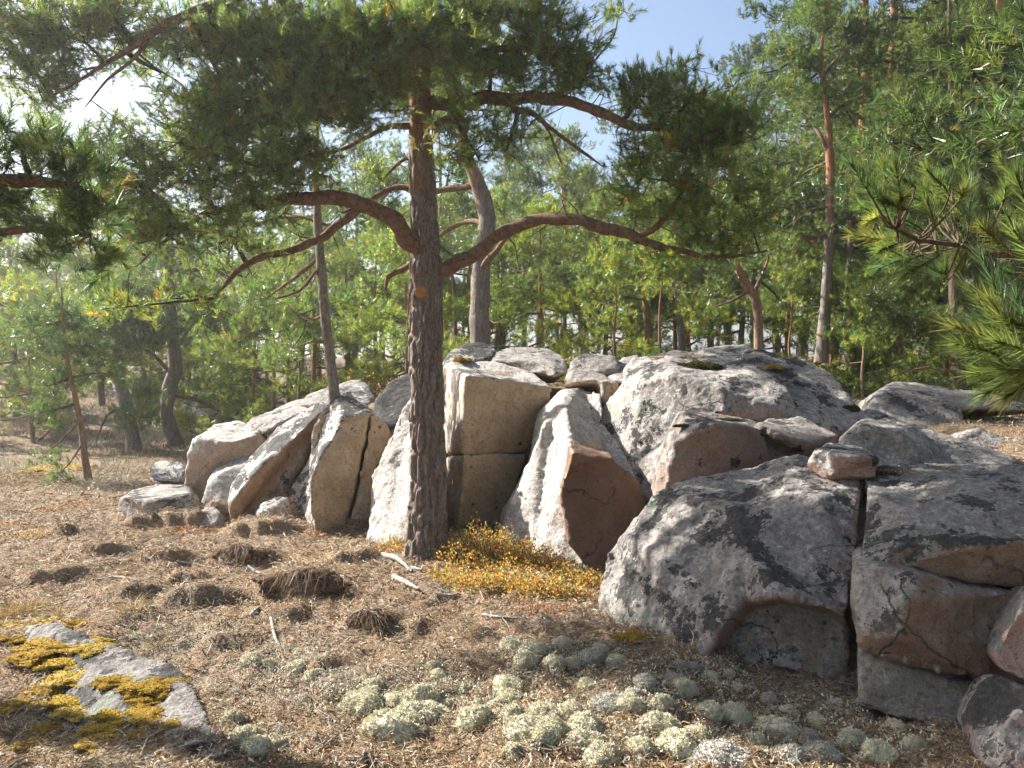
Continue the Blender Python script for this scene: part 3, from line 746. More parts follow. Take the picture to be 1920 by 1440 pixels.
def worley(p, seed=0):
    i = np.floor(p).astype(int); f = p - i
    f1 = np.full(len(p), 9.0); f2 = np.full(len(p), 9.0); cid = np.zeros(len(p), int)
    for dx in (-1, 0, 1):
        for dy in (-1, 0, 1):
            for dz in (-1, 0, 1):
                h = _perm[_perm[_perm[(i[:, 0] + dx + seed) & 255] + ((i[:, 1] + dy) & 255)] + ((i[:, 2] + dz) & 255)]
                g = _grad[h] * .32 + .5
                d = np.sqrt((dx + g[:, 0] - f[:, 0]) ** 2 + (dy + g[:, 1] - f[:, 1]) ** 2 + (dz + g[:, 2] - f[:, 2]) ** 2)
                m = d < f1
                f2 = np.where(m, f1, np.minimum(f2, d)); cid = np.where(m, h, cid); f1 = np.where(m, d, f1)
    return f1, f2, cid
def merge(parts):
    V, Q, o = [], [], 0
    for v, q in parts:
        V.append(v); Q.append(q + o); o += len(v)
    return np.vstack(V), np.vstack(Q)
def unit(a):
    return a / (np.linalg.norm(a, axis=-1, keepdims=True) + 1e-9)
def needles(P, D, ax_len, m, nl, w, rg, cols, a0=22, a1=62):
    """m needles on each shoot (foot P, direction D) -> verts, tris, colours"""
    N = len(P)
    t = rg.uniform(.02, 1, (N, m))
    ref = unit(rg.normal(size=(N, 3)))
    e1 = unit(np.cross(D, ref)); e2 = np.cross(D, e1)
    az = rg.uniform(0, 2 * np.pi, (N, m))
    al = np.radians(a1 + (a0 - a1) * t + rg.normal(0, 7, (N, m)))
    rad = e1[:, None] * np.cos(az)[..., None] + e2[:, None] * np.sin(az)[..., None]
    d = D[:, None] * np.cos(al)[..., None] + rad * np.sin(al)[..., None]
    b = P[:, None] + D[:, None] * (np.reshape(ax_len, (-1, 1)) * t)[..., None]
    L = nl * rg.uniform(.75, 1.15, (N, m))
    tip = b + d * L[..., None]
    side = unit(np.cross(d, rg.normal(size=(N, m, 3)))) * (w / 2)
    V = np.stack([b - side, b + side, tip], 2).reshape(-1, 3)
    c = cols[:, None, :] * rg.uniform(.75, 1.25, (N, m, 1))
    c = np.repeat(c.reshape(-1, 3), 3, 0)
    return V, np.arange(len(V)).reshape(-1, 3), c

GREEN = np.array([[.072, .118, .046], [.095, .138, .048], [.055, .102, .052], [.125, .148, .050], [.082, .122, .044]])
def shoot_colours(n, rg, yellow=.03, gain=1.0, warm=0.0):
    c = GREEN[rg.integers(0, len(GREEN), n)] * rg.uniform(.8, 1.25, (n, 1))
    y = rg.random(n) < yellow
    c[y] = np.array([.24, .16, .05]) * rg.uniform(.6, 1.1, (y.sum(), 1))
    c = c * np.array([1 + warm, 1 + warm * .45, 1 - warm * .3])
    return c * gain

def pine(label, trunk, limbs, pads, seed, bark=MAT_BARK_BG, limb_mat=MAT_LIMB, trunk_seg=14, trunk_step=.12, dens=1.0, shoots=10, m=16, nl=.06, w=.007, cl_r=.17, ax=.09,
         group=None, yellow=.012, gain=1.0, warm=.0, twig_seg=3, bark_depth=.0, sag=0.0, name='pine_tree', cat='pine tree', pad_limb_r=.022, extra_dead=0):
    """trunk/limbs: rows [x,y,z,r]; pads: (centre, (rx,ry,rz)) foliage masses"""
    rg = np.random.default_rng(seed)
    foot = np.array(trunk[0][:3], float)
    root = empty(name, foot)
    tag(root, label, cat, group)
    S = spline(np.asarray(trunk, float), trunk_step)
    V, q, N = tube(S, trunk_seg)
    if bark_depth:
        sc = np.array([1, 1, .13])
        wv = V * np.array([1, 1, .26]) + .012 * np.stack([fbm(V * 9 + k * 7, 2) for k in range(3)], 1)
        f1, f2, cid = worley(wv * 17)
        plate = smooth01((f2 - f1) / .30) * (.72 + .5 * (cid / 255.0))
        ridg = fbm((V * sc) * 22, 3, True)
        pl = fbm((V * np.array([1, 1, .5])) * 45 + 5, 2)
        amp = np.interp(V[:, 2] - foot[2], [0, .2, 2.2, 3.4], [1.2, 1.0, .8, .3])
        V = V + N * ((bark_depth * (plate - .75) + bark_depth * .28 * ridg + bark_depth * .22 * pl) * amp)[:, None]
        flare = np.exp(-np.clip(V[:, 2] - foot[2], 0, 9) / .10)
        V = V + N * (flare * .085 * (.7 + 1.3 * fbm(V * np.array([5, 5, .5]), 2)))[:, None]
    else:
        V = V + N * (fbm(V * np.array([9, 9, 3]), 3) * S[:, 3].repeat(trunk_seg) * .28)[:, None]
    link('trunk', mesh_np('trunk', V - foot, quads=q, smooth=True), bark, root)
    limb_pts = [S]; stubs = []
    for lm in limbs:
        L = spline(np.asarray(lm, float), .05 if bark_depth else .12)
        L[1:, :3] += (.9 * L[1:, 3:4] + .004) * np.stack([fbm(L[1:, :3] * 4 + k * 9, 3) for k in range(3)], 1)
        L[1:, 3] *= 1 + .28 * fbm(L[1:, :3] * 9 + 2, 2)
        if bark_depth:
            for _ in range(int(len(L) * .55)):
                b = L[rg.integers(2, len(L))]
                if b[3] < .004: continue
                ln = rg.uniform(.05, .32); dr = unit(rg.normal(size=3) * np.array([1, .8, .7])); r0 = min(b[3] * .3, .006)
                m1 = b[:3] + dr * ln * .5 + rg.normal(0, .02, 3); e1 = b[:3] + dr * ln + rg.normal(0, .05, 3)
                stubs.append(tube(np.array([[*b[:3], r0], [*m1, r0 * .7], [*e1, r0 * .3]]), 4)[:2])
        v, q, N = tube(L, 10 if bark_depth else 6)
        v = v + N * (fbm(v * 14, 3) * .12 * L[:, 3].repeat(10 if bark_depth else 6))[:, None]
        link('limb', mesh_np('limb', v - foot, quads=q, smooth=True), limb_mat, root)
        limb_pts.append(L)
    P_all, D_all, twigs = [], [], list(stubs)
    for pad in pads:
        c = np.array(pad[0], float); r = np.array(pad[1], float)
        k_d = pad[2] if len(pad) > 2 else 1.0
        allp = np.vstack(limb_pts)
        # a branch from the nearest limb out through the pad
        dd = np.linalg.norm(allp[:, :3] - c, axis=1) + np.where(allp[:, 2] > c[2] + .3, .6, 0)
        b = allp[dd.argmin()]
        own = [b[None]]
        if dd.min() > .12:
            r0 = min(pad_limb_r, b[3] * .8)
            mid = (b[:3] + c) / 2 + np.array([0, 0, -sag]) + rg.normal(0, .05, 3) * dd.min()
            far = c + (c - b[:3]) * .25
            L = spline(np.array([[*b[:3], r0], [*mid, r0 * .85], [*c, r0 * .6], [*far, r0 * .3]]), .08)
            v, q, _ = tube(L, 5)
            link('branch', mesh_np('branch', v - foot, quads=q, smooth=True), MAT_TWIG, root)
            own.append(L)
        own = np.vstack(own + [allp[np.abs(allp[:, :3] - c).max(1) < r.max() * 1.1]])
        area = np.pi * r[0] * r[2]
        n = max(3, int(dens * k_d * area / (cl_r * cl_r)))
        dirs = unit(rg.normal(size=(n, 3)))
        rad = rg.random(n) ** .42
        seeds = c + dirs * rad[:, None] * r
        # uneven outline
        seeds += unit(rg.normal(size=(n, 3))) * (rg.random((n, 1)) ** 3 * .35 * r.min())
        for s in seeds:
            b = own[np.linalg.norm(own[:, :3] - s, axis=1).argmin()]
            ln = np.linalg.norm(s - b[:3])
            if ln > .05:
                mid = (b[:3] + s) / 2 + rg.normal(0, .08, 3) * ln + np.array([0, 0, -.08 * ln])
                rr = min(.004 + .006 * ln, b[3])
                twigs.append(tube(spline(np.array([[*b[:3], rr], [*mid, rr * .8], [*s, rr * .45]]), .14), twig_seg)[:2])
            k = shoots
            sp = s + rg.normal(0, 1, (k, 3)) * cl_r * np.array([.5, .5, .36])
            out = unit(unit(s - c + 1e-6) * .55 + np.array([0, 0, .55]) + rg.normal(0, .45, (k, 3)))
            P_all.append(sp); D_all.append(out)
            if twig_seg and bark_depth:
                for j in range(0, k, 2):
                    twigs.append(tube(np.array([[*s, .003], [*sp[j], .0025], [*(sp[j] + out[j] * ax), .0012]]), 3)[:2])
    if twigs:
        v, q = merge(twigs)
        tw = link('twigs', mesh_np('twigs', v - foot, quads=q, smooth=True), MAT_TWIG, root)
        tw['kind'] = 'stuff'
    P = np.vstack(P_all); D = np.vstack(D_all)
    cols = shoot_colours(len(P), rg, yellow, gain, warm)
    axl = ax * rg.uniform(.6, 1.3, len(P))
    V, T, cc = needles(P - D * axl[:, None] * .5, D, axl, m, nl, w, rg, cols)
    link('crown', mesh_np('crown', V - foot, tris=T, cols=cc), MAT_NEEDLE, root)
    return root
def copy_tree(o, loc, rotz, sc, label=None):
    r = o.copy(); C.objects.link(r)
    r.location = loc; r.rotation_euler = (0, 0, rotz); r.scale = (sc, sc, sc * 1.0)
    if label: r['label'] = label
    for ch in o.children:
        c = ch.copy(); C.objects.link(c); c.parent = r
    return r
def row(px, py, Y, rpx):
    p = at(px, py, Y)
    return [p.x, p.y, p.z, rpx / F_PX * Y]
def pad(px, py, rx, ry, Y, k=1.0, dz=1.0):
    p = at(px, py, Y); a, b = rx / F_PX * Y, ry / F_PX * Y
    return ((p.x, p.y, p.z), (a, max(.6 * a, b) * dz, b), k)

# ---- the big pine in front of the outcrop
TY = 6.4
main_trunk = [row(800, 1075, TY, 42.8), row(800, 1030, TY, 38.1), row(800, 960, TY, 34.4), row(801, 880, TY, 31.6), row(800, 760, TY, 29.8), row(799, 640, TY, 28.8), row(798, 500, TY, 27.9),
              row(796, 420, TY, 25.1), row(790, 300, TY, 23.2), row(788, 200, TY, 20.5), row(789, 90, TY, 15.8), row(800, 0, TY, 14.0), row(815, -130, TY, 11.2), row(820, -280, TY, 7.4), row(815, -400, TY, 2.8)]
main_limbs = [
    [row(800, 480, 6.38, 17), row(770, 450, 6.3, 17), row(730, 410, 6.2, 16), row(685, 385, 6.1, 15), row(620, 374, 6.05, 13), row(550, 372, 6.05, 11), row(470, 385, 6.05, 9), row(390, 400, 6.05, 6), row(310, 450, 6.0, 4), row(255, 500, 5.95, 1.5)],
    [row(672, 390, 6.1, 9), row(630, 425, 6.05, 8), row(570, 460, 6.0, 8), row(505, 480, 5.95, 7), row(450, 505, 5.9, 6), row(400, 560, 5.85, 3)],
    [row(820, 508, 6.4, 14), row(850, 497, 6.38, 14), row(890, 475, 6.3, 13), row(935, 445, 6.25, 12), row(985, 420, 6.2, 12), row(1045, 411, 6.1, 11), row(1110, 420, 6.0, 11), row(1180, 442, 5.95, 10), row(1245, 463, 5.9, 7), row(1310, 478, 5.85, 5), row(1370, 480, 5.8, 3), row(1440, 470, 5.8, 1.5)],
    [row(1190, 446, 5.94, 7), row(1225, 430, 5.9, 6), row(1260, 390, 5.85, 5), row(1290, 330, 5.8, 3)],
    [row(795, 195, 6.4, 12), row(850, 195, 6.3, 12), row(930, 185, 6.2, 12), row(1010, 184, 6.1, 11), row(1075, 192, 6.05, 10), row(1130, 212, 6.0, 9), row(1180, 237, 5.95, 8), row(1250, 238, 5.9, 6), row(1330, 270, 5.8, 3)],
    [row(960, 205, 6.15, 6), row(1000, 213, 6.1, 5), row(1030, 240, 6.05, 4), row(1065, 265, 6.0, 3.5), row(1100, 290, 6.0, 3), row(1130, 312, 6.0, 1)],
    [row(1010, 215, 6.1, 3), row(1030, 250, 6.05, 2.5), row(1045, 290, 6.0, 2), row(1054, 308, 6.0, 1)],
    [row(800, 300, 6.4, 12), row(800, 265, 6.3, 11), row(820, 235, 6.2, 8), row(850, 220, 6.1, 5)],
    [row(790, 165, 6.4, 12), row(720, 150, 6.2, 10), row(640, 160, 6.0, 8), row(560, 150, 5.8, 6), row(470, 190, 5.7, 4)],
    [row(795, 60, 6.4, 12), row(700, -10, 6.2, 11), row(560, -30, 6.0, 10), row(420, 0, 5.8, 9), row(330, 32, 5.7, 8), row(280, 65, 5.6, 7), row(220, 105, 5.6, 5), row(150, 150, 5.5, 3), row(80, 190, 5.5, 1.5)],
    [row(280, 65, 5.6, 4), row(250, 110, 5.6, 3), row(200, 150, 5.6, 2.5), row(160, 200, 5.6, 1)],
    [row(785, 240, 6.4, 7), row(745, 236, 6.35, 6), row(720, 240, 6.3, 5), row(680, 262, 6.25, 4), row(640, 280, 6.2, 3), row(590, 290, 6.2, 1)],
    [row(785, 355, 6.42, 7), row(750, 352, 6.5, 6), row(715, 362, 6.5, 5), row(690, 378, 6.5, 4), row(640, 400, 6.5, 2)],
    [row(782, 300, 6.4, 4), row(760, 298, 6.4, 3.5), row(735, 318, 6.4, 3), row(718, 340, 6.4, 1)],
    [row(785, 490, 6.45, 7), row(755, 505, 6.5, 6), row(728, 520, 6.5, 5), row(722, 545, 6.5, 2)],
    [row(800, 130, 6.4, 10), row(850, 110, 6.2, 8), row(940, 90, 6.1, 6), row(1040, 100, 6.0, 4), row(1110, 120, 6.0, 2)],
]
main_pads = [
    pad(650, 120, 180, 85, 5.90, 1.1), pad(520, 90, 130, 80, 5.95, 1.1), pad(480, 200, 150, 80, 5.85, 1.1), pad(600, 205, 110, 60, 5.85), pad(350, 295, 130, 65, 5.65, 1.1), pad(460, 320, 130, 55, 5.85), pad(270, 345, 80, 50, 5.55),
    pad(560, 300, 90, 50, 6.05), pad(380, 400, 120, 40, 5.75, .8), pad(300, 445, 80, 40, 5.65, .6), pad(470, 375, 80, 30, 5.85, .7), pad(660, 40, 150, 60, 6.00, 1.0), pad(440, 30, 120, 45, 5.95, .9), pad(230, 50, 90, 50, 5.75, .9),
    pad(110, 60, 130, 65, 5.65, 1.2), pad(60, 140, 80, 60, 5.55, 1.1), pad(20, 40, 80, 60, 5.55, 1.0), pad(200, 20, 100, 40, 5.65, 1.0), pad(160, 130, 60, 35, 5.65, .6), pad(290, 130, 50, 40, 6.05, .5), pad(110, 205, 50, 22, 5.65, .6), pad(330, 150, 50, 50, 6.05, .5),
    pad(740, 60, 100, 60, 5.80), pad(880, 60, 130, 70, 6.10, 1.1), pad(1020, 90, 120, 70, 6.10, 1.2), pad(920, 150, 120, 45, 6.10), pad(1080, 140, 70, 50, 6.10, 1.0), pad(860, 10, 120, 40, 6.20), pad(1000, 20, 90, 40, 6.10),
    pad(870, 235, 60, 50, 6.15, .9), pad(890, 285, 65, 32, 6.10, .9), pad(955, 265, 50, 38, 6.10, .7), pad(720, 170, 70, 45, 5.90, .8),
    pad(1190, 190, 80, 45, 5.95, 1.0), pad(1290, 190, 110, 55, 5.90, 1.2), pad(1380, 230, 75, 60, 5.85, 1.2), pad(1270, 270, 110, 35, 5.90, 1.0), pad(1220, 335, 75, 50, 5.90, .9), pad(1320, 330, 90, 45, 5.80, 1.0),
    pad(1260, 400, 110, 35, 5.90, .8), pad(1350, 440, 90, 45, 5.80, .9), pad(1400, 370, 60, 50, 5.85, .9), pad(1300, 480, 70, 25, 5.85, .5), pad(1160, 20, 30, 18, 6.30, .5),
    pad(400, 500, 50, 30, 6.05, .5), pad(490, 470, 60, 20, 6.10, .5), pad(700, 320, 0.1, 0.1, 6.40, .1),
    pad(700, 150, 190, 80, 7.60, .6), pad(560, 170, 140, 70, 7.80, .6), pad(860, 90, 150, 60, 7.70, .6), pad(420, 250, 120, 60, 7.00, .5), pad(200, 300, 75, 50, 5.6, 1.1), pad(160, 385, 70, 40, 5.5, 1.0), pad(260, 420, 90, 40, 5.7, 1.1), pad(400, 120, 90, 60, 5.9, 1.1), pad(380, 225, 90, 60, 5.8, 1.1), pad(335, 560, 75, 32, 5.8, .7), pad(440, 455, 80, 25, 5.9, .8), pad(380, 60, 90, 50, 5.9, 1.1), pad(230, 230, 60, 30, 5.7, .7), pad(240, 575, 60, 28, 5.25, .5),
    # upper crown out of the frame, it throws the shade on the right-hand blocks
    pad(860, -130, 200, 70, 6.40, .5), pad(820, -300, 140, 80, 6.40, .5)]
main_pine = pine('big old pine with grey plated trunk and arching orange limbs in front of the outcrop', main_trunk, main_limbs, main_pads, 11,
     bark=MAT_BARK, trunk_seg=96, trunk_step=.017, dens=1.9, shoots=11, m=38, nl=.056, w=.0046, cl_r=.15, ax=.10, bark_depth=.036, yellow=.015, twig_seg=3, gain=1.45, warm=.12)
# sawn-off branch stub on the trunk
p = at(790, 547, TY - .125)
sb = bmesh.new()
bmesh.ops.create_cone(sb, cap_ends=True, segments=20, radius1=.052, radius2=.046, depth=.05, matrix=Matrix.Rotation(R(90), 4, 'X'))
bmesh.ops.bevel(sb, geom=sb.edges[:], offset=.006, segments=2)
me = bpy.data.meshes.new('branch_scar'); sb.to_mesh(me); sb.free()
scar = link('branch_scar', me, plain_material('sawn_wood', (.30, .13, .06), (.42, .2, .1), 40), main_pine, loc=p - main_pine.location)

# ---- pines traced behind the outcrop
def ptree(label, Y, trunk, limbs, pads, seed, **kw):
    tr = [row(a, b, Y, w / 2) for a, b, w in trunk]
    lm = [[row(a, b, Y + dy, w / 2) for a, b, w, dy in l] for l in limbs]
    pd = [pad(a, b, rx, ry, Y + dy, k) for a, b, rx, ry, dy, k in pads]
    kw.setdefault('m', 24); kw.setdefault('shoots', 9)
    return pine(label, tr, lm, pd, seed, **kw)
far = dict(nl=.078, w=.008, cl_r=.17, ax=.10, dens=1.9)
ptree('grey pine with a kinked trunk standing on the crest right behind the big pine', 10.5,
      [(900, 670, 38), (899, 600, 36), (903, 500, 34), (913, 420, 34), (905, 370, 30), (888, 325, 26), (870, 270, 20), (860, 180, 12), (862, 90, 5)],
      [[(890, 345, 14, 0), (850, 352, 12, .2), (810, 360, 10, .3), (740, 350, 6, .4)], [(912, 420, 12, 0), (880, 415, 10, .3), (840, 430, 8, .5), (790, 470, 3, .6)], [(905, 500, 12, -.1), (930, 470, 10, -.3), (960, 430, 7, -.5)]],
      [(840, 330, 60, 40, .5, .5), (730, 340, 60, 35, .8, .5), (700, 400, 70, 40, 1, .5), (850, 480, 60, 50, 1.2, .5), (860, 120, 120, 70, 0, .5), (960, 210, 50, 30, .3, .5), (660, 165, 120, 50, -.9, .9), (760, 130, 90, 40, -.5, .7)], 21, trunk_seg=24, trunk_step=.03, **far)
ptree('slender pine growing from the cracked slabs left of the big pine', 8.4,
      [(628, 755, 26), (625, 725, 21), (615, 640, 19), (607, 560, 18), (600, 480, 17), (595, 400, 15), (592, 320, 12), (596, 230, 6), (600, 180, 3)],
      [[(600, 480, 8, 0), (560, 515, 7, .2), (520, 545, 5, .4)], [(602, 500, 7, 0), (560, 545, 6, -.2), (515, 560, 4, -.3)], [(596, 410, 8, 0), (540, 405, 7, .3), (470, 420, 4, .5)], [(610, 590, 6, 0), (575, 600, 4, .2), (545, 580, 3, .3)], [(612, 640, 5, 0), (585, 640, 4, -.1), (550, 655, 2, -.2)]],
      [(500, 560, 60, 35, .4, .4), (450, 425, 70, 35, .6, .5), (560, 420, 50, 25, .4, .35), (640, 430, 50, 30, .6, .4), (660, 560, 50, 25, .8, .4), (550, 650, 40, 25, .3, .4)], 22, trunk_seg=16, trunk_step=.04, **far)
ptree('crooked grey pine with a forked foot on the left, beside the long ridge', 15,
      [(335, 850, 34), (325, 820, 28), (312, 775, 24), (318, 730, 26), (328, 690, 26), (326, 650, 24), (322, 600, 20), (318, 530, 16), (320, 450, 10), (322, 400, 4)],
      [[(330, 660, 8, 0), (345, 630, 6, 0), (370, 600, 4, .2)], [(320, 740, 9, 0), (370, 750, 9, .2), (410, 770, 7, .3)], [(320, 700, 8, 0), (280, 660, 5, -.3), (230, 640, 3, -.5)]],
      [(270, 620, 90, 50, -.6, .8), (350, 560, 90, 50, .3, .7), (220, 560, 90, 50, -.3, .8), (300, 480, 90, 50, 0, .7), (400, 620, 60, 40, .5, .6)], 23, **far)
ptree('leaning stout pine with drooping lower boughs beside the crooked pine on the left', 14.5,
      [(252, 850, 30), (247, 810, 24), (240, 770, 24), (228, 730, 22), (222, 680, 18), (215, 600, 12), (210, 500, 6)],
      [[(240, 775, 7, 0), (210, 770, 6, -.3), (190, 800, 4, -.5), (180, 830, 2, -.6)], [(242, 745, 7, 0), (270, 740, 5, -.3), (300, 735, 3, -.4)]],
      [(260, 780, 45, 30, -.4, .8), (270, 740, 50, 25, -.4, .7), (230, 650, 80, 40, -.3, .8), (180, 590, 90, 50, -.3, .8), (240, 530, 70, 50, 0, .6)], 24, **far)
ptree('young thin pine with loose bluish boughs near the left edge', 10.6,
      [(165, 900, 16), (158, 850, 12), (150, 790, 10), (140, 740, 9), (128, 690, 8), (120, 620, 6), (115, 540, 3)],
      [[(150, 790, 4, 0), (110, 830, 3, -.2), (85, 850, 2, -.3)], [(155, 830, 4, 0), (130, 870, 3, -.2), (110, 890, 2, -.2)]],
      [(100, 720, 60, 30, 0, .8), (180, 700, 50, 30, .1, .7), (90, 770, 45, 22, -.1, .6), (140, 650, 70, 35, 0, .8), (80, 850, 35, 15, -.3, .7), (130, 590, 70, 40, .2, .8), (110, 890, 40, 14, -.3, .6), (60, 610, 50, 40, 0, .7)], 25, bark=MAT_BARK_ORANGE, **far)
ptree('tall open pine on the right with a bare twiggy crown against the sky', 12.5,
      [(1540, 680, 26), (1545, 600, 20), (1553, 480, 17), (1557, 380, 16), (1556, 300, 15), (1552, 230, 12), (1546, 160, 9), (1540, 110, 7), (1545, 40, 5), (1548, -30, 2)],
      [[(1556, 290, 9, 0), (1540, 255, 8, 0), (1520, 235, 6, .2), (1480, 240, 4, .3)], [(1552, 220, 7, 0), (1590, 190, 6, .2), (1640, 180, 3, .4)], [(1546, 150, 7, 0), (1510, 110, 6, .1), (1470, 90, 3, .2)], [(1546, 140, 6, 0), (1575, 100, 5, .2), (1600, 60, 3, .2)],
       [(1556, 330, 8, 0), (1600, 320, 8, -.2), (1650, 330, 4, -.4)], [(1556, 390, 7, 0), (1520, 395, 6, -.2), (1470, 430, 3, -.4)], [(1552, 440, 9, 0), (1510, 445, 8, -.2), (1460, 430, 4, -.4)], [(1556, 300, 5, 0), (1500, 330, 4, .2), (1450, 380, 2, .3)]],
      [(1530, 40, 60, 30, 0, 1), (1480, 90, 45, 25, .2, 1), (1600, 60, 45, 35, .2, 1), (1540, 120, 70, 30, 0, .9), (1570, 180, 70, 30, 0, .8), (1540, 10, 70, 25, .1, .9), (1450, 100, 25, 15, .1, .6), (1500, 160, 60, 25, .2, .5), (1620, 150, 55, 30, .3, .5), (1500, 240, 60, 25, .2, .4), (1600, 230, 70, 30, .2, .4), (1480, 330, 50, 30, .2, .35), (1610, 330, 50, 25, -.2, .4), (1490, 430, 60, 30, -.3, .5), (1430, 390, 45, 30, .2, .4), (1410, 140, 40, 15, .3, .5)],
      26, trunk_seg=16, trunk_step=.05, m=20, nl=.07, w=.008, cl_r=.16, ax=.09, dens=1.9, bark=MAT_BARK_BG)
ptree('short pine with a pale forked orange trunk on the crest behind the dome', 10.8,
      [(1424, 670, 20), (1422, 620, 17), (1418, 570, 17), (1408, 545, 16), (1390, 515, 13), (1375, 480, 10), (1360, 430, 6), (1355, 380, 3)],
      [[(1412, 555, 9, 0), (1424, 525, 7, .2), (1440, 490, 4, .4)], [(1405, 545, 6, 0), (1370, 565, 4, -.1), (1340, 575, 2, -.2)]],
      [(1350, 480, 70, 40, 0, .5), (1440, 480, 50, 35, .3, .5), (1340, 560, 50, 25, .2, .45), (1460, 560, 45, 30, .5, .5), (1330, 410, 60, 35, .2, .5)], 27, bark=MAT_BARK_ORANGE, trunk_seg=14, trunk_step=.05, **far)
ptree('orange-barked pine in full sun behind the middle of the crest', 14.5,
      [(1220, 680, 17), (1215, 620, 14), (1210, 560, 12), (1206, 510, 11), (1200, 440, 7), (1198, 380, 3)],
      [[(1210, 560, 6, 0), (1160, 560, 4, -.2), (1110, 590, 2, -.3)], [(1211, 540, 5, 0), (1180, 535, 4, .2), (1130, 555, 2, .2)], [(1216, 620, 5, 0), (1190, 625, 4, -.2), (1160, 640, 2, -.2)], [(1213, 640, 6, 0), (1195, 640, 5, .3), (1185, 600, 3, .3)]],
      [(1150, 450, 80, 40, .2, .6), (1080, 520, 70, 40, 0, .6), (1250, 470, 60, 40, .3, .5), (1130, 610, 50, 25, -.2, .5), (1220, 400, 60, 35, .2, .5)], 28, bark=MAT_BARK_ORANGE, warm=.1, **far)
ptree('dark straight pine next to the orange-barked pine behind the crest', 14.5,
      [(1278, 680, 16), (1276, 620, 13), (1272, 560, 12), (1267, 500, 11), (1264, 430, 7), (1262, 370, 3)],
      [[(1272, 560, 5, 0), (1300, 545, 4, .2), (1330, 530, 2, .3)]],
      [(1290, 470, 60, 35, .2, .5), (1230, 560, 45, 25, .2, .4), (1310, 590, 45, 30, .4, .5), (1270, 380, 60, 40, .2, .5)], 29, **far)
ptree('broken-looking pale trunked pine right of the dome', 13.5,
      [(1600, 700, 24), (1592, 650, 20), (1590, 600, 18), (1592, 520, 14), (1595, 420, 8), (1598, 330, 3)], [[(1591, 560, 6, 0), (1640, 540, 4, .2), (1690, 550, 2, .3)]],
      [(1650, 560, 70, 40, 0, .7), (1560, 560, 60, 35, .3, .6), (1620, 470, 70, 40, .2, .6), (1680, 430, 60, 40, .2, .6), (1610, 380, 60, 40, 0, .6)], 30, **far)
ptree('two-stemmed orange pine low on the right behind the dark ledge', 12.5,
      [(1702, 720, 22), (1694, 670, 18), (1690, 620, 16), (1688, 560, 12), (1690, 470, 8), (1692, 380, 3)], [[(1696, 690, 12, 0), (1672, 640, 10, .1), (1650, 610, 8, .2), (1640, 560, 4, .2)], [(1690, 620, 5, 0), (1730, 610, 4, -.2), (1780, 630, 2, -.3)]],
      [(1700, 540, 80, 45, 0, .8), (1640, 520, 60, 40, .3, .7), (1760, 580, 70, 40, -.2, .8), (1720, 450, 80, 45, 0, .8), (1690, 390, 60, 35, 0, .6)], 31, bark=MAT_BARK_ORANGE, **far)
ptree('dark-trunked pine at the far right behind the foreground needles', 11.0,
      [(1800, 745, 30), (1795, 690, 26), (1793, 640, 24), (1790, 540, 20), (1788, 420, 17), (1785, 300, 14), (1783, 180, 10), (1780, 60, 7), (1780, -60, 3)],
      [[(1794, 700, 6, 0), (1740, 690, 5, -.3), (1690, 700, 3, -.5)], [(1792, 600, 8, 0), (1730, 590, 6, -.4), (1660, 600, 3, -.6)], [(1788, 400, 8, 0), (1720, 360, 6, -.4), (1650, 350, 3, -.6)], [(1785, 300, 8, 0), (1700, 270, 6, -.2), (1630, 260, 3, -.4)], [(1783, 200, 8, 0), (1850, 150, 6, -.2), (1920, 140, 3, -.4)]],
      [(1690, 200, 80, 40, -.4, 1.0), (1780, 230, 110, 60, -.6, 1.2), (1880, 220, 80, 60, -.6, 1.1), (1680, 290, 80, 35, -.6, .9), (1800, 310, 90, 35, -.5, .8), (1680, 600, 90, 30, -.8, 1.0), (1760, 620, 80, 40, -.6, .9), (1640, 560, 60, 25, -.8, .8), (1860, 100, 90, 60, 0, .9), (1770, 60, 70, 50, 0, .7), (1730, 140, 70, 40, .3, .6), (1870, 430, 80, 50, 0, .7), (1900, 330, 60, 40, -.4, .9), (1800, 440, 70, 40, 0, .6), (1740, 720, 60, 25, -.8, .5), (1650, 715, 60, 22, -1.0, .45)],
      32, trunk_seg=18, trunk_step=.05, gain=.5, bark=MAT_TWIG, **far)  # low gain darkens the needles: the tree's shade is put into its colour
ptree('sunlit tall pine at the top right between the open pine and the dark one', 16,
      [(1745, 700, 26), (1750, 560, 22), (1755, 400, 18), (1762, 250, 14), (1765, 150, 11), (1765, 60, 8), (1770, -60, 4)],
      [[(1762, 220, 6, 0), (1720, 200, 5, .2), (1670, 180, 3, .3)]],
      [(1720, 60, 70, 45, 0, .8), (1790, 30, 70, 40, 0, .8), (1690, 130, 70, 40, .2, .8), (1700, 330, 90, 50, 0, .7), (1640, 270, 60, 40, .2, .6), (1760, 400, 90, 50, .2, .7), (1640, 400, 60, 40, .3, .6), (1820, 90, 60, 40, .2, .7)], 33, bark=MAT_BARK_ORANGE, warm=.1, **far)

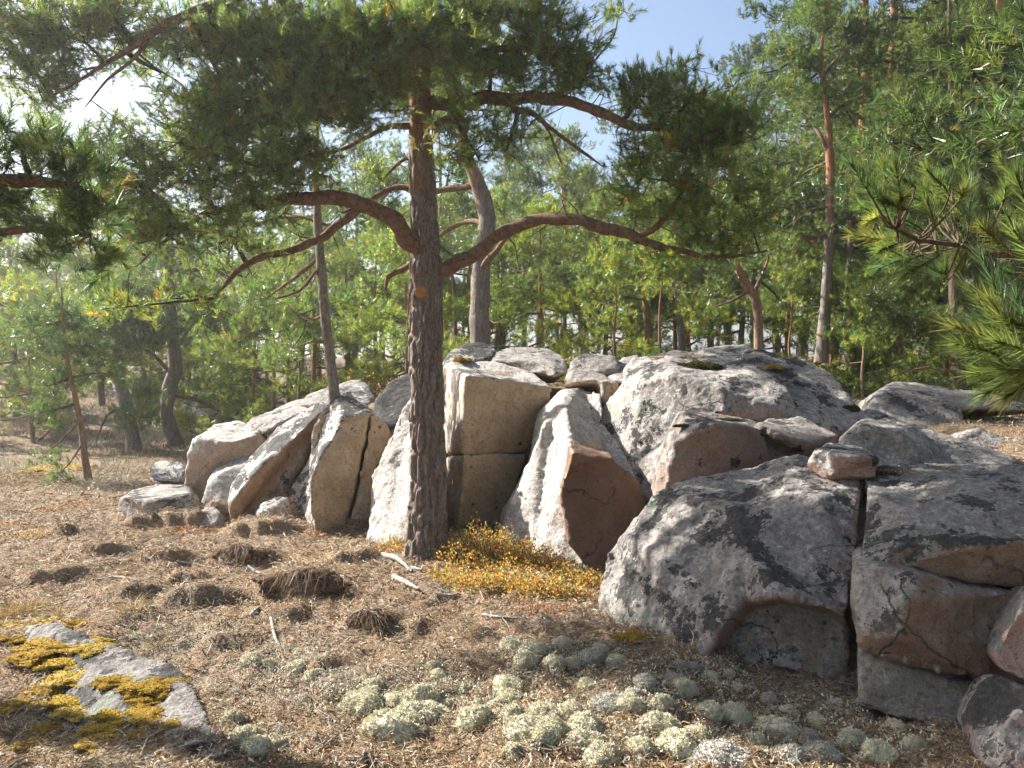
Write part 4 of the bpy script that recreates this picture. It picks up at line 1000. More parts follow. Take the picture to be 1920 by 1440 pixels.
# ---- pines at the sides, trunks outside the frame, boughs reaching in
pine('pine beside the camera on the left, only its dark drooping bough in view', [[-3.5, 2.4, -.05, .11], [-3.5, 2.4, .8, .10], [-3.45, 2.45, 1.9, .09], [-3.5, 2.4, 3.0, .07], [-3.5, 2.4, 4.0, .02]],
     [[[-3.45, 2.45, 1.9, .035], [-3.0, 2.5, 2.1, .03], [-2.4, 2.55, 2.2, .022], *[row(60, 340, 2.6, 12), row(140, 350, 2.6, 7), row(190, 380, 2.65, 4)]],
      [[-3.45, 2.45, 1.7, .03], [-2.6, 2.6, 1.95, .02], row(60, 430, 2.7, 7), row(170, 440, 2.7, 4)]],
     [pad(40, 270, 70, 50, 2.6, .9), pad(110, 320, 90, 60, 2.6, 1.1), pad(60, 400, 110, 60, 2.65, 1.1), pad(190, 400, 70, 45, 2.65, 1.0), pad(130, 465, 80, 40, 2.7, .8), pad(-60, 330, 110, 90, 2.6, .8), pad(-200, 200, 150, 80, 2.6, .5)], 41,
     dens=.9, shoots=8, m=70, nl=.06, w=.0028, cl_r=.085, ax=.085, twig_seg=4, pad_limb_r=.012, gain=.9)
pine('tall pine outside the left edge shading the corner slab', [[-6.0, 5.3, -.05, .16], [-6.0, 5.3, 2.0, .14], [-5.9, 5.35, 4.0, .1], [-5.9, 5.3, 6.4, .03]], [],
     [((-5.3, 4.0, 2.7), (.9, .6, .4), .9), ((-6.2, 4.4, 3.3), (1.0, .5, .4), .8), ((-6.6, 5.0, 4.3), (.9, .8, .5), .7), ((-5.0, 3.7, 2.9), (.6, .5, .3), .9), ((-6.4, 4.6, 5.2), (.7, .6, .5), .6), ((-5.4, 3.5, 2.3), (.7, .5, .3), .9)], 42, m=16, shoots=9, nl=.07, w=.0085, cl_r=.19)

def bough_pine(label, trunk, limbs, shoots, seed, m=200, nl=.052, w=.002, gain=1.0):
    rg = np.random.default_rng(seed)
    foot = np.array(trunk[0][:3], float)
    root = empty('pine_tree', foot); tag(root, label, 'pine tree')
    v, q, _ = tube(spline(np.array(trunk, float), .1), 14)
    link('trunk', mesh_np('trunk', v - foot, quads=q, smooth=True), MAT_BARK_BG, root)
    lp = []
    for l in limbs:
        L = spline(np.array(l, float), .04); lp.append(L)
        v, q, _ = tube(L, 8)
        link('limb', mesh_np('limb', v - foot, quads=q, smooth=True), MAT_TWIG, root)
    lp = np.vstack(lp)
    P, D, A, tw = [], [], [], []
    for a, b in shoots:                      # tip, foot
        tip, ft = np.array(at(*a)), np.array(at(*b))
        n = lp[np.linalg.norm(lp[:, :3] - ft, axis=1).argmin()]
        tw.append(tube(spline(np.array([[*n[:3], .003], [*((n[:3] + ft) / 2 + [0, 0, -.01]), .0028], [*ft, .0026], [*tip, .0015]]), .03), 5)[:2])
        P.append(ft); D.append(tip - ft); A.append(np.linalg.norm(tip - ft))
    v, q = merge(tw)
    link('twigs', mesh_np('twigs', v - foot, quads=q, smooth=True), MAT_TWIG, root)['kind'] = 'stuff'
    P, D, A = np.array(P), unit(np.array(D)), np.array(A)
    c = shoot_colours(len(P), rg, 0, gain) * np.array([1.08, .96, 1.1])
    V, T, cc = needles(P, D, A, m, nl, w, rg, c, 18, 50)
    link('crown', mesh_np('crown', V - foot, tris=T, cols=cc), MAT_NEEDLE, root)
    return root
near_shoots = [((1838, 478, 1.45), (1905, 615, 1.45)), ((1786, 612, 1.42), (1890, 650, 1.42)), ((1872, 520, 1.5), (1930, 640, 1.45)), ((1800, 655, 1.48), (1905, 690, 1.45)), ((1905, 560, 1.4), (1960, 680, 1.4)),
    ((1850, 735, 1.45), (1940, 690, 1.42)), ((1890, 600, 1.4), (1980, 640, 1.4)), ((1880, 690, 1.38), (1970, 700, 1.38)),
    ((1915, 20, 1.35), (1990, 130, 1.35)), ((1925, 120, 1.3), (1990, 260, 1.3)), ((1905, 330, 1.25), (1960, 470, 1.3)), ((1900, 430, 1.3), (1975, 540, 1.35)),
    ((1815, 540, 1.5), (1900, 640, 1.47)), ((1855, 560, 1.4), (1930, 670, 1.42)), ((1790, 640, 1.4), (1870, 665, 1.42)), ((1830, 700, 1.42), (1930, 700, 1.42)), ((1870, 640, 1.35), (1960, 670, 1.38)), ((1835, 600, 1.5), (1930, 650, 1.45)), ((1895, 740, 1.4), (1950, 700, 1.4))]
for k in range(46):                          # a second bough a little further off
    bx, by = random.uniform(1640, 1930), random.uniform(350, 545)
    if bx < 1700 and by > 500: by -= 60
    yy = random.uniform(1.9, 2.3); dx, dy = random.uniform(-75, 10), random.uniform(-75, 15)
    near_shoots.append(((bx + dx, by + dy, yy), (bx, by, yy + .03)))
near_shoots += [((1622, 318, 2.05), (1680, 420, 2.05)), ((1600, 440, 2.05), (1690, 455, 2.05)), ((1650, 500, 2.0), (1730, 478, 2.0)), ((1690, 520, 2.0), (1760, 480, 2.0)), ((1820, 350, 2.0), (1815, 440, 2.0))]
bough_pine('bright green pine bough of long needles close to the camera at the right edge', [[2.5, 1.3, -.05, .09], [2.5, 1.3, 1.0, .08], [2.45, 1.35, 2.0, .06], [2.45, 1.35, 3.2, .02]],
     [[[2.48, 1.32, 1.35, .03], [1.9, 1.4, 1.5, .02], [1.4, 1.42, 1.6, .011], row(1920, 650, 1.42, 5)],
      [[2.48, 1.32, 1.3, .03], [1.9, 1.4, 1.5, .018], row(1960, 690, 1.40, 5), row(1900, 690, 1.43, 4)],
      [[2.47, 1.33, 1.6, .03], [1.9, 1.8, 1.8, .02], row(1900, 480, 2.0, 7), row(1800, 460, 2.05, 5), row(1720, 450, 2.05, 4), row(1680, 430, 2.05, 3)],
      [[2.47, 1.33, 1.9, .03], [1.7, 1.35, 1.95, .02], row(1990, 300, 1.3, 8), row(1985, 150, 1.32, 5)]], near_shoots, 43)

# ---- the forest behind: a few kinds of pine, copied
def wild_pine(H, crown0, spread, seed, label, group, bark, warm=.0, dens=1.45, m=24, **kw):
    rg = np.random.default_rng(seed)
    bend = rg.normal(0, .05, (6, 2)).cumsum(0) * H / 5
    tr = [[bend[i, 0] if i else 0, bend[i, 1] if i else 0, H * i / 5 - (.15 if i == 0 else 0), .022 * H * (1 - .92 * i / 5) * .75] for i in range(6)]
    S = spline(np.array(tr), .1)
    limbs, pads = [], []
    nb = int(9 + H * 1.6)
    for k in range(nb):
        f = crown0 + (1 - crown0) * (k + rg.random()) / nb
        b = S[min(len(S) - 1, int(f * (len(S) - 1)))]
        a = rg.uniform(0, 2 * np.pi)
        ln = spread * (1.15 - .85 * ((f - crown0) / (1 - crown0)) ** 1.5) * rg.uniform(.55, 1.1)
        e = b[:3] + np.array([math.cos(a) * ln, math.sin(a) * ln, ln * rg.uniform(-.15, .45)])
        r0 = min(b[3] * .5, .03)
        limbs.append([[*b[:3], r0], [*((b[:3] * .5 + e * .5) + np.array([0, 0, rg.uniform(-.12, .06)])), r0 * .7], [*e, r0 * .25]])
        pr = rg.uniform(.25, .5) * (.5 + .5 * spread)
        pads.append((tuple(e), (pr, pr, pr * .42), 1.0))
        if ln > .9: pads.append((tuple(b[:3] * .4 + e * .6 + rg.normal(0, .15, 3)), (pr * .8, pr * .8, pr * .35), .8))
    pads.append(((S[-1][0], S[-1][1], H), (.35, .35, .35), 1.2))
    return pine(label, tr, limbs, pads, seed, bark=bark, group=group, warm=warm, dens=dens, shoots=8, m=m, nl=.085, w=.0095, cl_r=.19, ax=.12, **kw)
GF = 'pines of the forest behind the outcrop'
LF = ['sunlit pine in the thick forest behind the crest of the outcrop', 'dark pine in the thick forest on the far right']
kinds = [wild_pine(4.8, .2, 1.4, 51, LF[0], GF, MAT_BARK_BG, .26, gain=1.05), wild_pine(5.4, .3, 1.5, 52, LF[0], GF, MAT_BARK_ORANGE, .14, gain=.85),
         wild_pine(3.6, .02, 1.35, 53, LF[0], GF, MAT_BARK_ORANGE, .36, gain=1.15), wild_pine(6.4, .3, 1.5, 54, LF[0], GF, MAT_BARK_BG, .06, gain=.68), wild_pine(2.2, .0, .95, 55, LF[0], GF, MAT_BARK_ORANGE, .36, gain=1.15)]
used = set()
def plant(kind, px, Y, sc, label=None, group=None):
    p = at(px, 700, Y)
    z = gz(p.x, p.y) - .05
    o = kinds[kind]
    if kind in used:
        o = copy_tree(o, (p.x, p.y, z), random.uniform(0, 6.28), sc)
    else:
        used.add(kind); o.location = (p.x, p.y, z); o.scale = (sc, sc, sc); o.rotation_euler.z = random.uniform(0, 6.28)
    o['label'] = label or LF[0]
    o['group'] = group or GF
    return o
spots = [  # kind, px, distance, scale
    (0, 30, 18, 1.0), (2, 110, 19, 1.1), (0, 190, 20, 1.05), (1, 270, 22, 1.0), (2, -40, 16, 1.1), (4, 60, 15, 1.2), (0, 340, 23, 1.05), (1, -90, 20, 1.2), (4, 390, 16.5, 1.1), (1, 1060, 23, 1.25), (1, 940, 23, 1.15), (3, 1180, 26, 1.35), (3, 1420, 20, 1.3), (1, 720, 25, 1.25), (3, 560, 23, 1.15),
    (3, 1610, 15, 1.6), (3, 1700, 13.5, 1.55), (1, 1660, 18, 1.9), (3, 1850, 14, 1.6), (1, 1780, 16, 2.0), (3, 1900, 12, 1.4), (3, 1500, 19, 1.45), (1, 1950, 15, 1.9), (3, 660, 24, 1.15), (3, 480, 25, 1.15), (1, 830, 19, 1.15), (3, 1010, 27, 1.2), (1, 1290, 22, 1.3), (3, 1370, 25, 1.35),
    (0, 1060, 19, 1.0), (1, 980, 21, .95), (2, 1130, 16, 1.0), (0, 1180, 20, 1.05), (2, 1010, 15.5, .9), (3, 1100, 25, .95), (2, 1260, 18, 1.0), (1, 1330, 19, 1.05), (0, 1390, 17, 1.0),
    (2, 1480, 15.5, 1.0), (3, 1460, 22, 1.1), (1, 1560, 19, 1.2), (3, 1640, 20, 1.3), (0, 1690, 17, 1.2), (3, 1760, 22, 1.35), (1, 1830, 18, 1.3), (2, 1870, 15, 1.1), (3, 1920, 17, 1.3), (4, 1560, 13, .9), (4, 1660, 13.5, .9), (2, 1780, 13.5, .9), (4, 1880, 12, .8),
    (2, 700, 17, 1.05), (0, 740, 22, 1.0), (1, 650, 20, .95), (2, 590, 16, 1.0), (0, 540, 19, 1.0), (4, 510, 13.5, 1.1), (4, 560, 12.5, .8), (2, 480, 17.5, .95), (1, 440, 22, .95), (2, 850, 16, 1.0), (0, 880, 20, 1.0), (1, 800, 24, 1.0),
    (0, 380, 25, 1.0), (2, 300, 27, 1.1), (1, 200, 28, 1.1), (0, 120, 30, 1.1), (3, 40, 31, 1.0), (2, 60, 34, 1.2), (4, 430, 18.5, 1.0), (2, -20, 29, 1.1), (4, 20, 27, .9),
    (4, 1150, 12.5, .9), (4, 1240, 13, 1.0), (2, 940, 17, 1.0), (4, 920, 13, .9), (4, 760, 12.5, 1.0), (2, 760, 15, .9), (4, 470, 15, 1.1), (4, 400, 19, 1.2), (2, 350, 21, 1.0), (4, 280, 20, 1.1), (4, 230, 22, 1.1), (2, 160, 24, 1.0), (4, 1480, 13, .9), (4, 1620, 12, .8), (4, 1720, 12, .9), (2, 1700, 14.5, 1.0), (4, 1830, 13, 1.0), (2, 1900, 19, 1.2), (0, 1600, 24, 1.3), (0, 1220, 24, 1.1), (1, 1120, 28, 1.1), (0, 930, 26, 1.0), (1, 600, 26, 1.05), (0, 500, 27, 1.05)]
for k in range(26):
    spots.append((random.choice([0, 1, 3, 3]), -150 + k * 84 + random.uniform(-25, 25), random.uniform(38, 52), random.uniform(1.2, 1.5)))
ADJ = ['bushy upright', 'broad-crowned', 'low spreading', 'tall slim', 'small young']
MARKS = [(60, 'at the left edge'), (150, 'behind the young thin pine'), (240, 'behind the leaning stout pine'), (330, 'behind the crooked pine'), (420, 'above the long grey ridge'), (500, 'above the end block'), (570, 'above the first leaning slab'), (640, 'behind the slender crest pine'), (720, 'above the second leaning slab'), (790, 'just left of the big trunk'), (870, 'just right of the big trunk'), (930, 'by the kinked grey pine'), (1000, 'above the square block'),
         (1070, 'above the pointed rock'), (1140, 'left of the orange-barked pine'), (1210, 'behind the orange-barked pine'), (1270, 'by the dark straight pine'), (1340, 'above the domed boulder'), (1420, 'by the short forked pine'), (1500, 'left of the tall open pine'), (1570, 'right of the tall open pine'), (1640, 'by the pale-trunked pine'), (1720, 'by the two-stemmed pine'), (1800, 'behind the dark-trunked pine'), (1860, 'behind the near bough'), (9999, 'at the right edge')]
for kd, px, Y, sc in spots:
    mk = next(t for lim, t in MARKS if px < lim)
    dist = 'front-row' if Y < 14 else ('second-row' if Y < 18 else ('middle-distance' if Y < 23 else ('back-row' if Y < 35 else 'distant')))
    plant(kd, px, Y, sc, '%s %s pine %s' % (dist, ADJ[kd], mk), GF if 420 <= px <= 1540 else ('pines on the far right' if px > 1540 else 'pines beyond the heath'))

# pines standing to the right of and behind the camera: they shade the place
for k, (x, y, kd, sc) in enumerate([(4.6, 3.2, 3, 1.25), (6.0, 6.2, 3, 1.4), (5.2, -.5, 1, 1.6), (3.0, -3.0, 3, 1.3), (-.5, -4.2, 1, 1.6), (-3.8, -2.6, 3, 1.3), (7.5, 2.0, 3, 1.5), (1.5, -7.0, 3, 1.6), (-6.5, -4.5, 1, 1.7), (7.0, -4.0, 3, 1.5)]):
    o = copy_tree(kinds[kd], (x, y, gz(x, y) - .05), 1.3 * k, sc, 'pine outside the frame, %s' % ['nearest on the right', 'second on the right', 'right of the camera', 'behind the camera to the right', 'straight behind the camera', 'behind the camera to the left', 'far out on the right', 'far behind the camera', 'far behind to the left', 'far behind to the right'][k])
    o['group'] = 'pines around the clearing'

# ---- rust-coloured autumn bush behind the slabs
def leaf_mesh(name, centre_pts, dirs, ln, wd, cols, rg, stems=None):
    n = len(centre_pts)
    d = unit(dirs + rg.normal(0, .5, (n, 3)))
    s = unit(np.cross(d, rg.normal(size=(n, 3)))) * (wd * .5)
    L = ln * rg.uniform(.7, 1.2, (n, 1))
    b = centre_pts; t = b + d * L; mid = b + d * L * .5 + np.cross(d, unit(s)) * L * .12
    V = np.stack([b, mid + s, t, mid - s], 1).reshape(-1, 3)
    c = np.repeat(cols, 4, 0)
    return mesh_np(name, V, quads=np.arange(n * 4).reshape(-1, 4), cols=c)
def pick(pal, n, rg):
    pal = np.array(pal)
    return pal[rg.integers(0, len(pal), n)] * rg.uniform(.7, 1.25, (n, 1))
AUT = [(.30, .14, .04), (.26, .09, .03), (.24, .18, .05), (.14, .15, .04), (.32, .20, .06)]
def shrub(name, label, cat, loc, rx, ry, rz, n, leaf, pal, seed, group=None, stems=18, from_mesh=None):
    rg = np.random.default_rng(seed)
    root = empty(name, loc); tag(root, label, cat, group)
    u = unit(rg.normal(size=(n, 3))); u[:, 2] = np.abs(u[:, 2])
    p = u * (rg.random((n, 1)) ** .4) * np.array([rx, ry, rz])
    p[:, 2] *= .75 + .9 * fbm(np.c_[p[:, :2] / max(rx, .1) * 2.2, np.full(n, seed * 1.7)], 2)
    link('leaves', leaf_mesh('leaves', p, u + np.array([0, 0, .4]), leaf, leaf * .55, pick(pal, n, rg), rg), MAT_LEAF, root)
    tw = []
    for k in range(stems):
        q = p[rg.integers(0, n)]
        tw.append(tube(spline(np.array([[q[0] * .35, q[1] * .35, -.03, .0025], [q[0] * .6, q[1] * .6, q[2] * .6, .002], [*q, .001]]), .05), 3)[:2])
    v, q = merge(tw)
    link('stems', mesh_np('stems', v, quads=q), MAT_TWIG, root)
    return root
for px, Y, rx, rz, sd in ((690, 11.5, .55, .8, 1), (660, 12, .6, .95, 2), (720, 12.5, .5, .7, 3)):
    p = at(px, 700, Y)
    shrub('autumn_bush', ['rust-leaved bush nearest the trunk behind the slabs', 'tallest rust-leaved bush behind the thin crest pine', 'low rust-leaved bush just left of the big trunk'][sd - 1], 'bush', (p.x, p.y, gz(p.x, p.y)), rx, rx, rz, 230, .05, AUT, 60 + sd, 'autumn bushes behind the slabs')

# ------------------------------------------------------------------ bilberry and other low plants
BIL = [(.44, .31, .10), (.42, .22, .08), (.30, .27, .09), (.15, .17, .05), (.50, .39, .20), (.36, .14, .06), (.20, .21, .07), (.26, .16, .08)]
GB = 'autumn bilberry sprigs by the big pine'
bil = [(868, 1050, .24, .26), (905, 1035, .26, .26), (950, 1045, .26, .25), (992, 1062, .26, .22), (1035, 1075, .25, .2), (1075, 1090, .22, .18), (1105, 1100, .16, .14), (850, 1092, .2, .12), (905, 1100, .24, .14),
       (960, 1100, .24, .14), (1010, 1110, .24, .13), (1060, 1118, .2, .1), (885, 1072, .2, .17), (945, 1075, .22, .17), (820, 1078, .1, .1), (730, 1035, .16, .09), (750, 1020, .14, .1)]
bl = ['behind the trunk', 'topmost of the clump', 'against the pointed rock', 'mid slope below the pointed rock', 'under the reddish wedge', 'at the foot of the reddish wedge', 'last before the big front rock', 'just right of the trunk foot', 'in front of the clump',
      'in the middle of the clump front', 'at the front right of the clump', 'at the right tail of the clump', 'in the dark hollow by the trunk', 'in the clump centre', 'touching the trunk foot', 'left of the trunk', 'close behind the trunk on its left']
for k, (px, py, r, h) in enumerate(bil):
    g = on_ground(px, py)
    shrub('bilberry_shrub', 'yellow-orange bilberry shrub ' + bl[k], 'shrub', g - Vector((0, 0, .01)), r, r * .8, h, int(1250 * (r / .24) ** 2 * (.6 + h)), 0.022, BIL, 100 + k, GB, 26)
REDS = [(.36, .11, .04), (.32, .15, .05), (.28, .07, .03), (.30, .20, .07), (.20, .14, .06)]
for k, (px, py, r, lab) in enumerate([(20, 985, .22, 'red-leaved low shrub at the left edge'), (95, 960, .2, 'red-leaved low shrub left of the flat-topped stone'), (140, 950, .16, 'small red shrub nearest the flat-topped stone'), (345, 1002, .2, 'orange low shrub in front of the flat-topped stone'), (60, 1008, .2, 'yellow and red shrub by the left edge litter'), (400, 1000, .12, 'orange shrub at the foot of the first slab'), (590, 1005, .14, 'orange sprigs at the foot of the second slab'), (1000, 1150, .16, 'reddish sprigs in front of the bilberry clump'), (1060, 1150, .14, 'rusty sprigs before the big front rock')]):
    g = on_ground(px, py)
    shrub('dwarf_shrub', lab, 'shrub', g - Vector((0, 0, .01)), r, r * .7, .07, int(1100 * r), .017, REDS if k != 4 else BIL, 140 + k, 'red and orange dwarf shrubs', 10)
def tuft(label, loc, r, h, n, seed, pal, group='dry grass tufts', droop=.5):
    rg = np.random.default_rng(seed)
    a = rg.uniform(0, 6.28, n); q = rg.random(n) ** .5
    b = np.c_[np.cos(a) * q * r * .4, np.sin(a) * q * r * .4, np.zeros(n) - .02]
    d = np.c_[np.cos(a) * q, np.sin(a) * q, rg.uniform(.5, 1.1, n)]; d = unit(d) * (h * rg.uniform(.5, 1.2, (n, 1)))
    mid = b + d * .55; tip = b + d * np.array([1.5, 1.5, 1 - droop * .5]) ; 
    s = unit(np.cross(d, rg.normal(size=(n, 3)))) * .0016
    V = np.stack([b - s, b + s, mid + s, mid - s, tip], 1).reshape(-1, 3)
    i = np.arange(n)[:, None] * 5
    me = mesh_np('dry_grass', V, tris=np.hstack([i + 3, i + 2, i + 4]), quads=np.hstack([i, i + 1, i + 2, i + 3]), cols=np.repeat(pick(pal, n, rg), 5, 0))
    o = link('dry_grass_tuft', me, MAT_LITTER, loc=loc)
    return tag(o, label, 'grass', group)
STRAW = [(.50, .38, .19), (.42, .30, .14), (.58, .46, .26), (.33, .24, .12)]
for k, (px, py, r, h, n, lab) in enumerate([(50, 1150, .22, .14, 500, 'pale dry grass tuft at the upper edge of the mossy slab'), (110, 1160, .18, .12, 350, 'dry grass tuft right of the pale one above the mossy slab'), (10, 1155, .2, .13, 350, 'dry grass tuft at the left edge above the mossy slab'), (245, 1150, .1, .16, 60, 'few tall straw blades by the peat clods'), (265, 1140, .1, .14, 50, 'thin straw blades beside the tall ones'),
        (20, 905, .5, .12, 400, 'straw-coloured grass patch at the left edge of the heath'), (60, 895, .5, .1, 300, 'straw-coloured grass patch inward on the heath'), (300, 1210, .12, .1, 90, 'straw blades at the tip of the mossy slab'), (1008, 1195, .04, .12, 6, 'single straw blade standing in the litter'), (1285, 1385, .04, .1, 14, 'thin straw stems rising between lichen cushions')]):
    tuft(lab, on_ground(px, py), r, h, n, 170 + k, STRAW)
for k, (px, py, r, h, n, lab) in enumerate([(1425, 650, .22, .16, 600, 'brown grass tuft on the crest at the foot of the short orange pine'), (1300, 668, .35, .06, 700, 'flattened straw mat on top of the dome'), (1240, 668, .25, .05, 400, 'flattened straw mat on the left shoulder of the dome'), (1025, 715, .22, .06, 500, 'rusty needle mat in the notch beside the square block'), (1060, 712, .15, .05, 300, 'rusty needle mat under the small angular block'), (1690, 882, .25, .05, 500, 'dry grass mat on top of the right front block'), (1790, 875, .25, .04, 400, 'dry grass strip along the top right front block'), (1500, 660, .15, .07, 150, 'straw tuft on the far shoulder of the dome'), (1880, 905, .2, .04, 500, 'dark needle mat on the slope of the right front block'), (1595, 905, .12, .03, 250, 'needle drift at the head of the vertical crack'), (1500, 870, .15, .03, 300, 'needle drift on the summit of the big front rock')]):
    h0, _ = surface(px, py)
    tuft(lab, h0 + Vector((0, .05, 0)), r, h, n, 190 + k, STRAW if k not in (3, 4, 8, 9, 10) else [(.36, .18, .07), (.28, .13, .06), (.42, .27, .13), (.15, .09, .05)], 'dry mats on the rocks', droop=1.4)

# ------------------------------------------------------------------ cushions of lichen and moss
def cushion_mesh(name, seed, pal, fuzz, size, flat=.55, lump=.25, n_u=26, n_v=11):
    rg = np.random.default_rng(seed)
    u = np.arange(n_u) / n_u * 2 * np.pi; v = np.linspace(-.25, 1, n_v) * np.pi / 2
    Vv, Uu = np.meshgrid(v, u, indexing='ij')
    P = np.stack([np.cos(Vv) * np.cos(Uu), np.cos(Vv) * np.sin(Uu), np.sin(Vv) * flat], -1).reshape(-1, 3)
    def shape(p):
        return p * (1 + lump * fbm(p * 1.6 + seed * 2.3, 3) + .10 * fbm(p * 6 + seed, 2))[:, None]
    i = np.arange(n_v - 1)[:, None] * n_u; j = np.arange(n_u)[None]; k = (j + 1) % n_u
    q = np.stack([i + j, i + k, i + n_u + k, i + n_u + j], -1).reshape(-1, 4)
    body = shape(P)
    d = unit(rg.normal(size=(fuzz, 3))); d[:, 2] = np.abs(d[:, 2]) * 1.1 - .1; d = unit(d)
    b = shape(d * np.array([1, 1, flat])) * .99
    nrm = unit(d * np.array([1, 1, 1.6]))
    tdir = unit(nrm * .7 + rg.normal(0, .6, (fuzz, 3)))
    s = unit(np.cross(tdir, rg.normal(size=(fuzz, 3)))) * size * .5
    tip = b + tdir * size * rg.uniform(.8, 1.7, (fuzz, 1))
    F = np.stack([b - s, b + s, tip + s * .8, tip - s * .6], 1).reshape(-1, 3)
    cols = np.vstack([pick(pal, 1, rg).repeat(len(body), 0) * .8, np.repeat(pick(pal, fuzz, rg), 4, 0)])
    return mesh_np(name, np.vstack([body, F]), quads=np.vstack([q, np.arange(fuzz * 4).reshape(-1, 4) + len(body)]), cols=cols)
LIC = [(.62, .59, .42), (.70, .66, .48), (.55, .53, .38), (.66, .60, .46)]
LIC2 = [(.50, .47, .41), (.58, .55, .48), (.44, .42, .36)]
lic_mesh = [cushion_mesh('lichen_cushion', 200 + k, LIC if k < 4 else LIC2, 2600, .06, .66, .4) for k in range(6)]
lic = [(677, 1327, 60), (690, 1313, 44), (660, 1307, 30), (693, 1307, 40), (740, 1323, 45), (788, 1313, 62), (783, 1343, 80), (833, 1325, 32), (733, 1368, 100), (890, 1352, 64), (870, 1298, 28), (950, 1287, 54), (957, 1317, 48), (927, 1327, 28), (960, 1345, 38), (1017, 1343, 56), (1000, 1373, 88), (1033, 1373, 50), (1070, 1343, 50), (1097, 1367, 60),
       (1097, 1395, 72), (1027, 1392, 50), (810, 1253, 30), (820, 1267, 30), (697, 1290, 34), (647, 1285, 18), (567, 1313, 24), (1113, 1233, 44), (1157, 1245, 36), (1123, 1220, 28), (1143, 1330, 55), (1183, 1330, 50), (1237, 1370, 60), (1270, 1402, 60), (1353, 1418, 90), (1377, 1353, 55), (1330, 1337, 45), (1280, 1300, 45), (1210, 1287, 40), (1190, 1303, 35),
       (1267, 1280, 35), (1443, 1323, 26), (1457, 1370, 70), (1533, 1357, 45), (1543, 1420, 60), (1487, 1423, 50), (1333, 1273, 28), (1367, 1277, 20), (1383, 1290, 20), (1273, 1250, 26), (1297, 1253, 22), (1517, 1383, 35), (1240, 1330, 40), (1100, 1290, 34), (1130, 1425, 60), (1200, 1410, 50), (960, 1415, 40), (1310, 1380, 40), (1420, 1400, 40), (1075, 1255, 26),
       (960, 1215, 40), (1000, 1225, 45), (1040, 1245, 35), (985, 1250, 34), (1055, 1215, 28), (1600, 1390, 50), (1570, 1330, 30), (1650, 1420, 60), (1480, 1340, 30), (470, 1245, 40), (500, 1250, 30), (560, 1255, 44), (590, 1265, 36), (430, 1350, 44), (455, 1385, 50), (480, 1405, 44), (515, 1400, 40), (560, 1230, 26), (440, 1300, 26), (640, 1330, 26), (1680, 1370, 34), (1720, 1400, 40)]
big_lic = {(733, 1368): 'long flat reindeer lichen cushion at the front of the pale cluster', (783, 1343): 'large double reindeer lichen cushion in the middle of the pale cluster', (890, 1352): 'round reindeer lichen cushion with a bare hollow before it', (788, 1313): 'domed reindeer lichen cushion at the top of the pale cluster', (677, 1327): 'left-hand domed reindeer lichen cushion of the pale cluster',
           (1000, 1373): 'broad two-lobed reindeer lichen cushion right of the bare hollow', (1353, 1418): 'large bluish lichen cushion at the bottom edge in half shade', (1457, 1370): 'ragged grey lichen cushion right of the centre bottom', (950, 1287): 'uppermost bright lichen cushion above the bare hollow', (1097, 1395): 'pale lichen cushion at the bottom edge beside the two-lobed one'}
rnd = random.Random(5)
for px, py, sz in lic:
    g = on_ground(px, py + sz * .15)
    r = sz / 2 / F_PX * g.y * 1.25
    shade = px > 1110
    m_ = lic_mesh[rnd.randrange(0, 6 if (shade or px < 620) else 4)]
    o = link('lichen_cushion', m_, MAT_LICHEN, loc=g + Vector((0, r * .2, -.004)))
    fl = 1 if sz < 70 else .75
    o.scale = (r, r * rnd.uniform(.75, 1.0), r * rnd.uniform(1.0, 1.3) * fl); o.rotation_euler = (0, 0, rnd.uniform(0, 6.28) if sz < 70 else rnd.uniform(-.3, .3))
    lab = big_lic.get((px, py))
    if lab is None:
        lab = 'small grey lichen cushion in the litter near the mossy slab' if px < 620 else ('bluish grey lichen cushion in the dappled shade before the front rocks' if shade else ('shaded lichen cushion in the patch of shadow above the cluster' if py < 1260 and px > 940 else 'small pale lichen cushion in the sunny cluster'))
        mk2 = next(t for lim, t in ((480, 'by the tip of the mossy slab'), (540, 'right of the mossy slab'), (620, 'between the slab and the sunny cluster'), (680, 'at the left of the sunny cluster'), (760, 'left of the middle of the sunny cluster'), (830, 'in the middle of the sunny cluster'), (900, 'by the bare hollow'), (960, 'right of the bare hollow'), (1030, 'by the two-lobed cushion'), (1100, 'right of the two-lobed cushion'), (1160, 'below the big front rock corner'), (1220, 'below the left part of the big front rock'), (1290, 'left of the arched hollow'), (1350, 'below the arched hollow'), (1420, 'below the middle of the arch'), (1500, 'below the right of the arch'), (1580, 'below the vertical crack'), (9999, 'before the lowest front block')) if px < lim)
        sz2 = 'tiny' if sz < 30 else ('small' if sz < 45 else 'rounded')
        row2 = 'uppermost' if py < 1262 else ('upper' if py < 1310 else ('middle-row' if py < 1362 else 'bottom-row'))
        lab = '%s %s %s lichen cushion %s' % (row2, sz2, 'greyish' if shade else 'pale', mk2)
    tag(o, lab, 'lichen', 'reindeer lichen cushions')
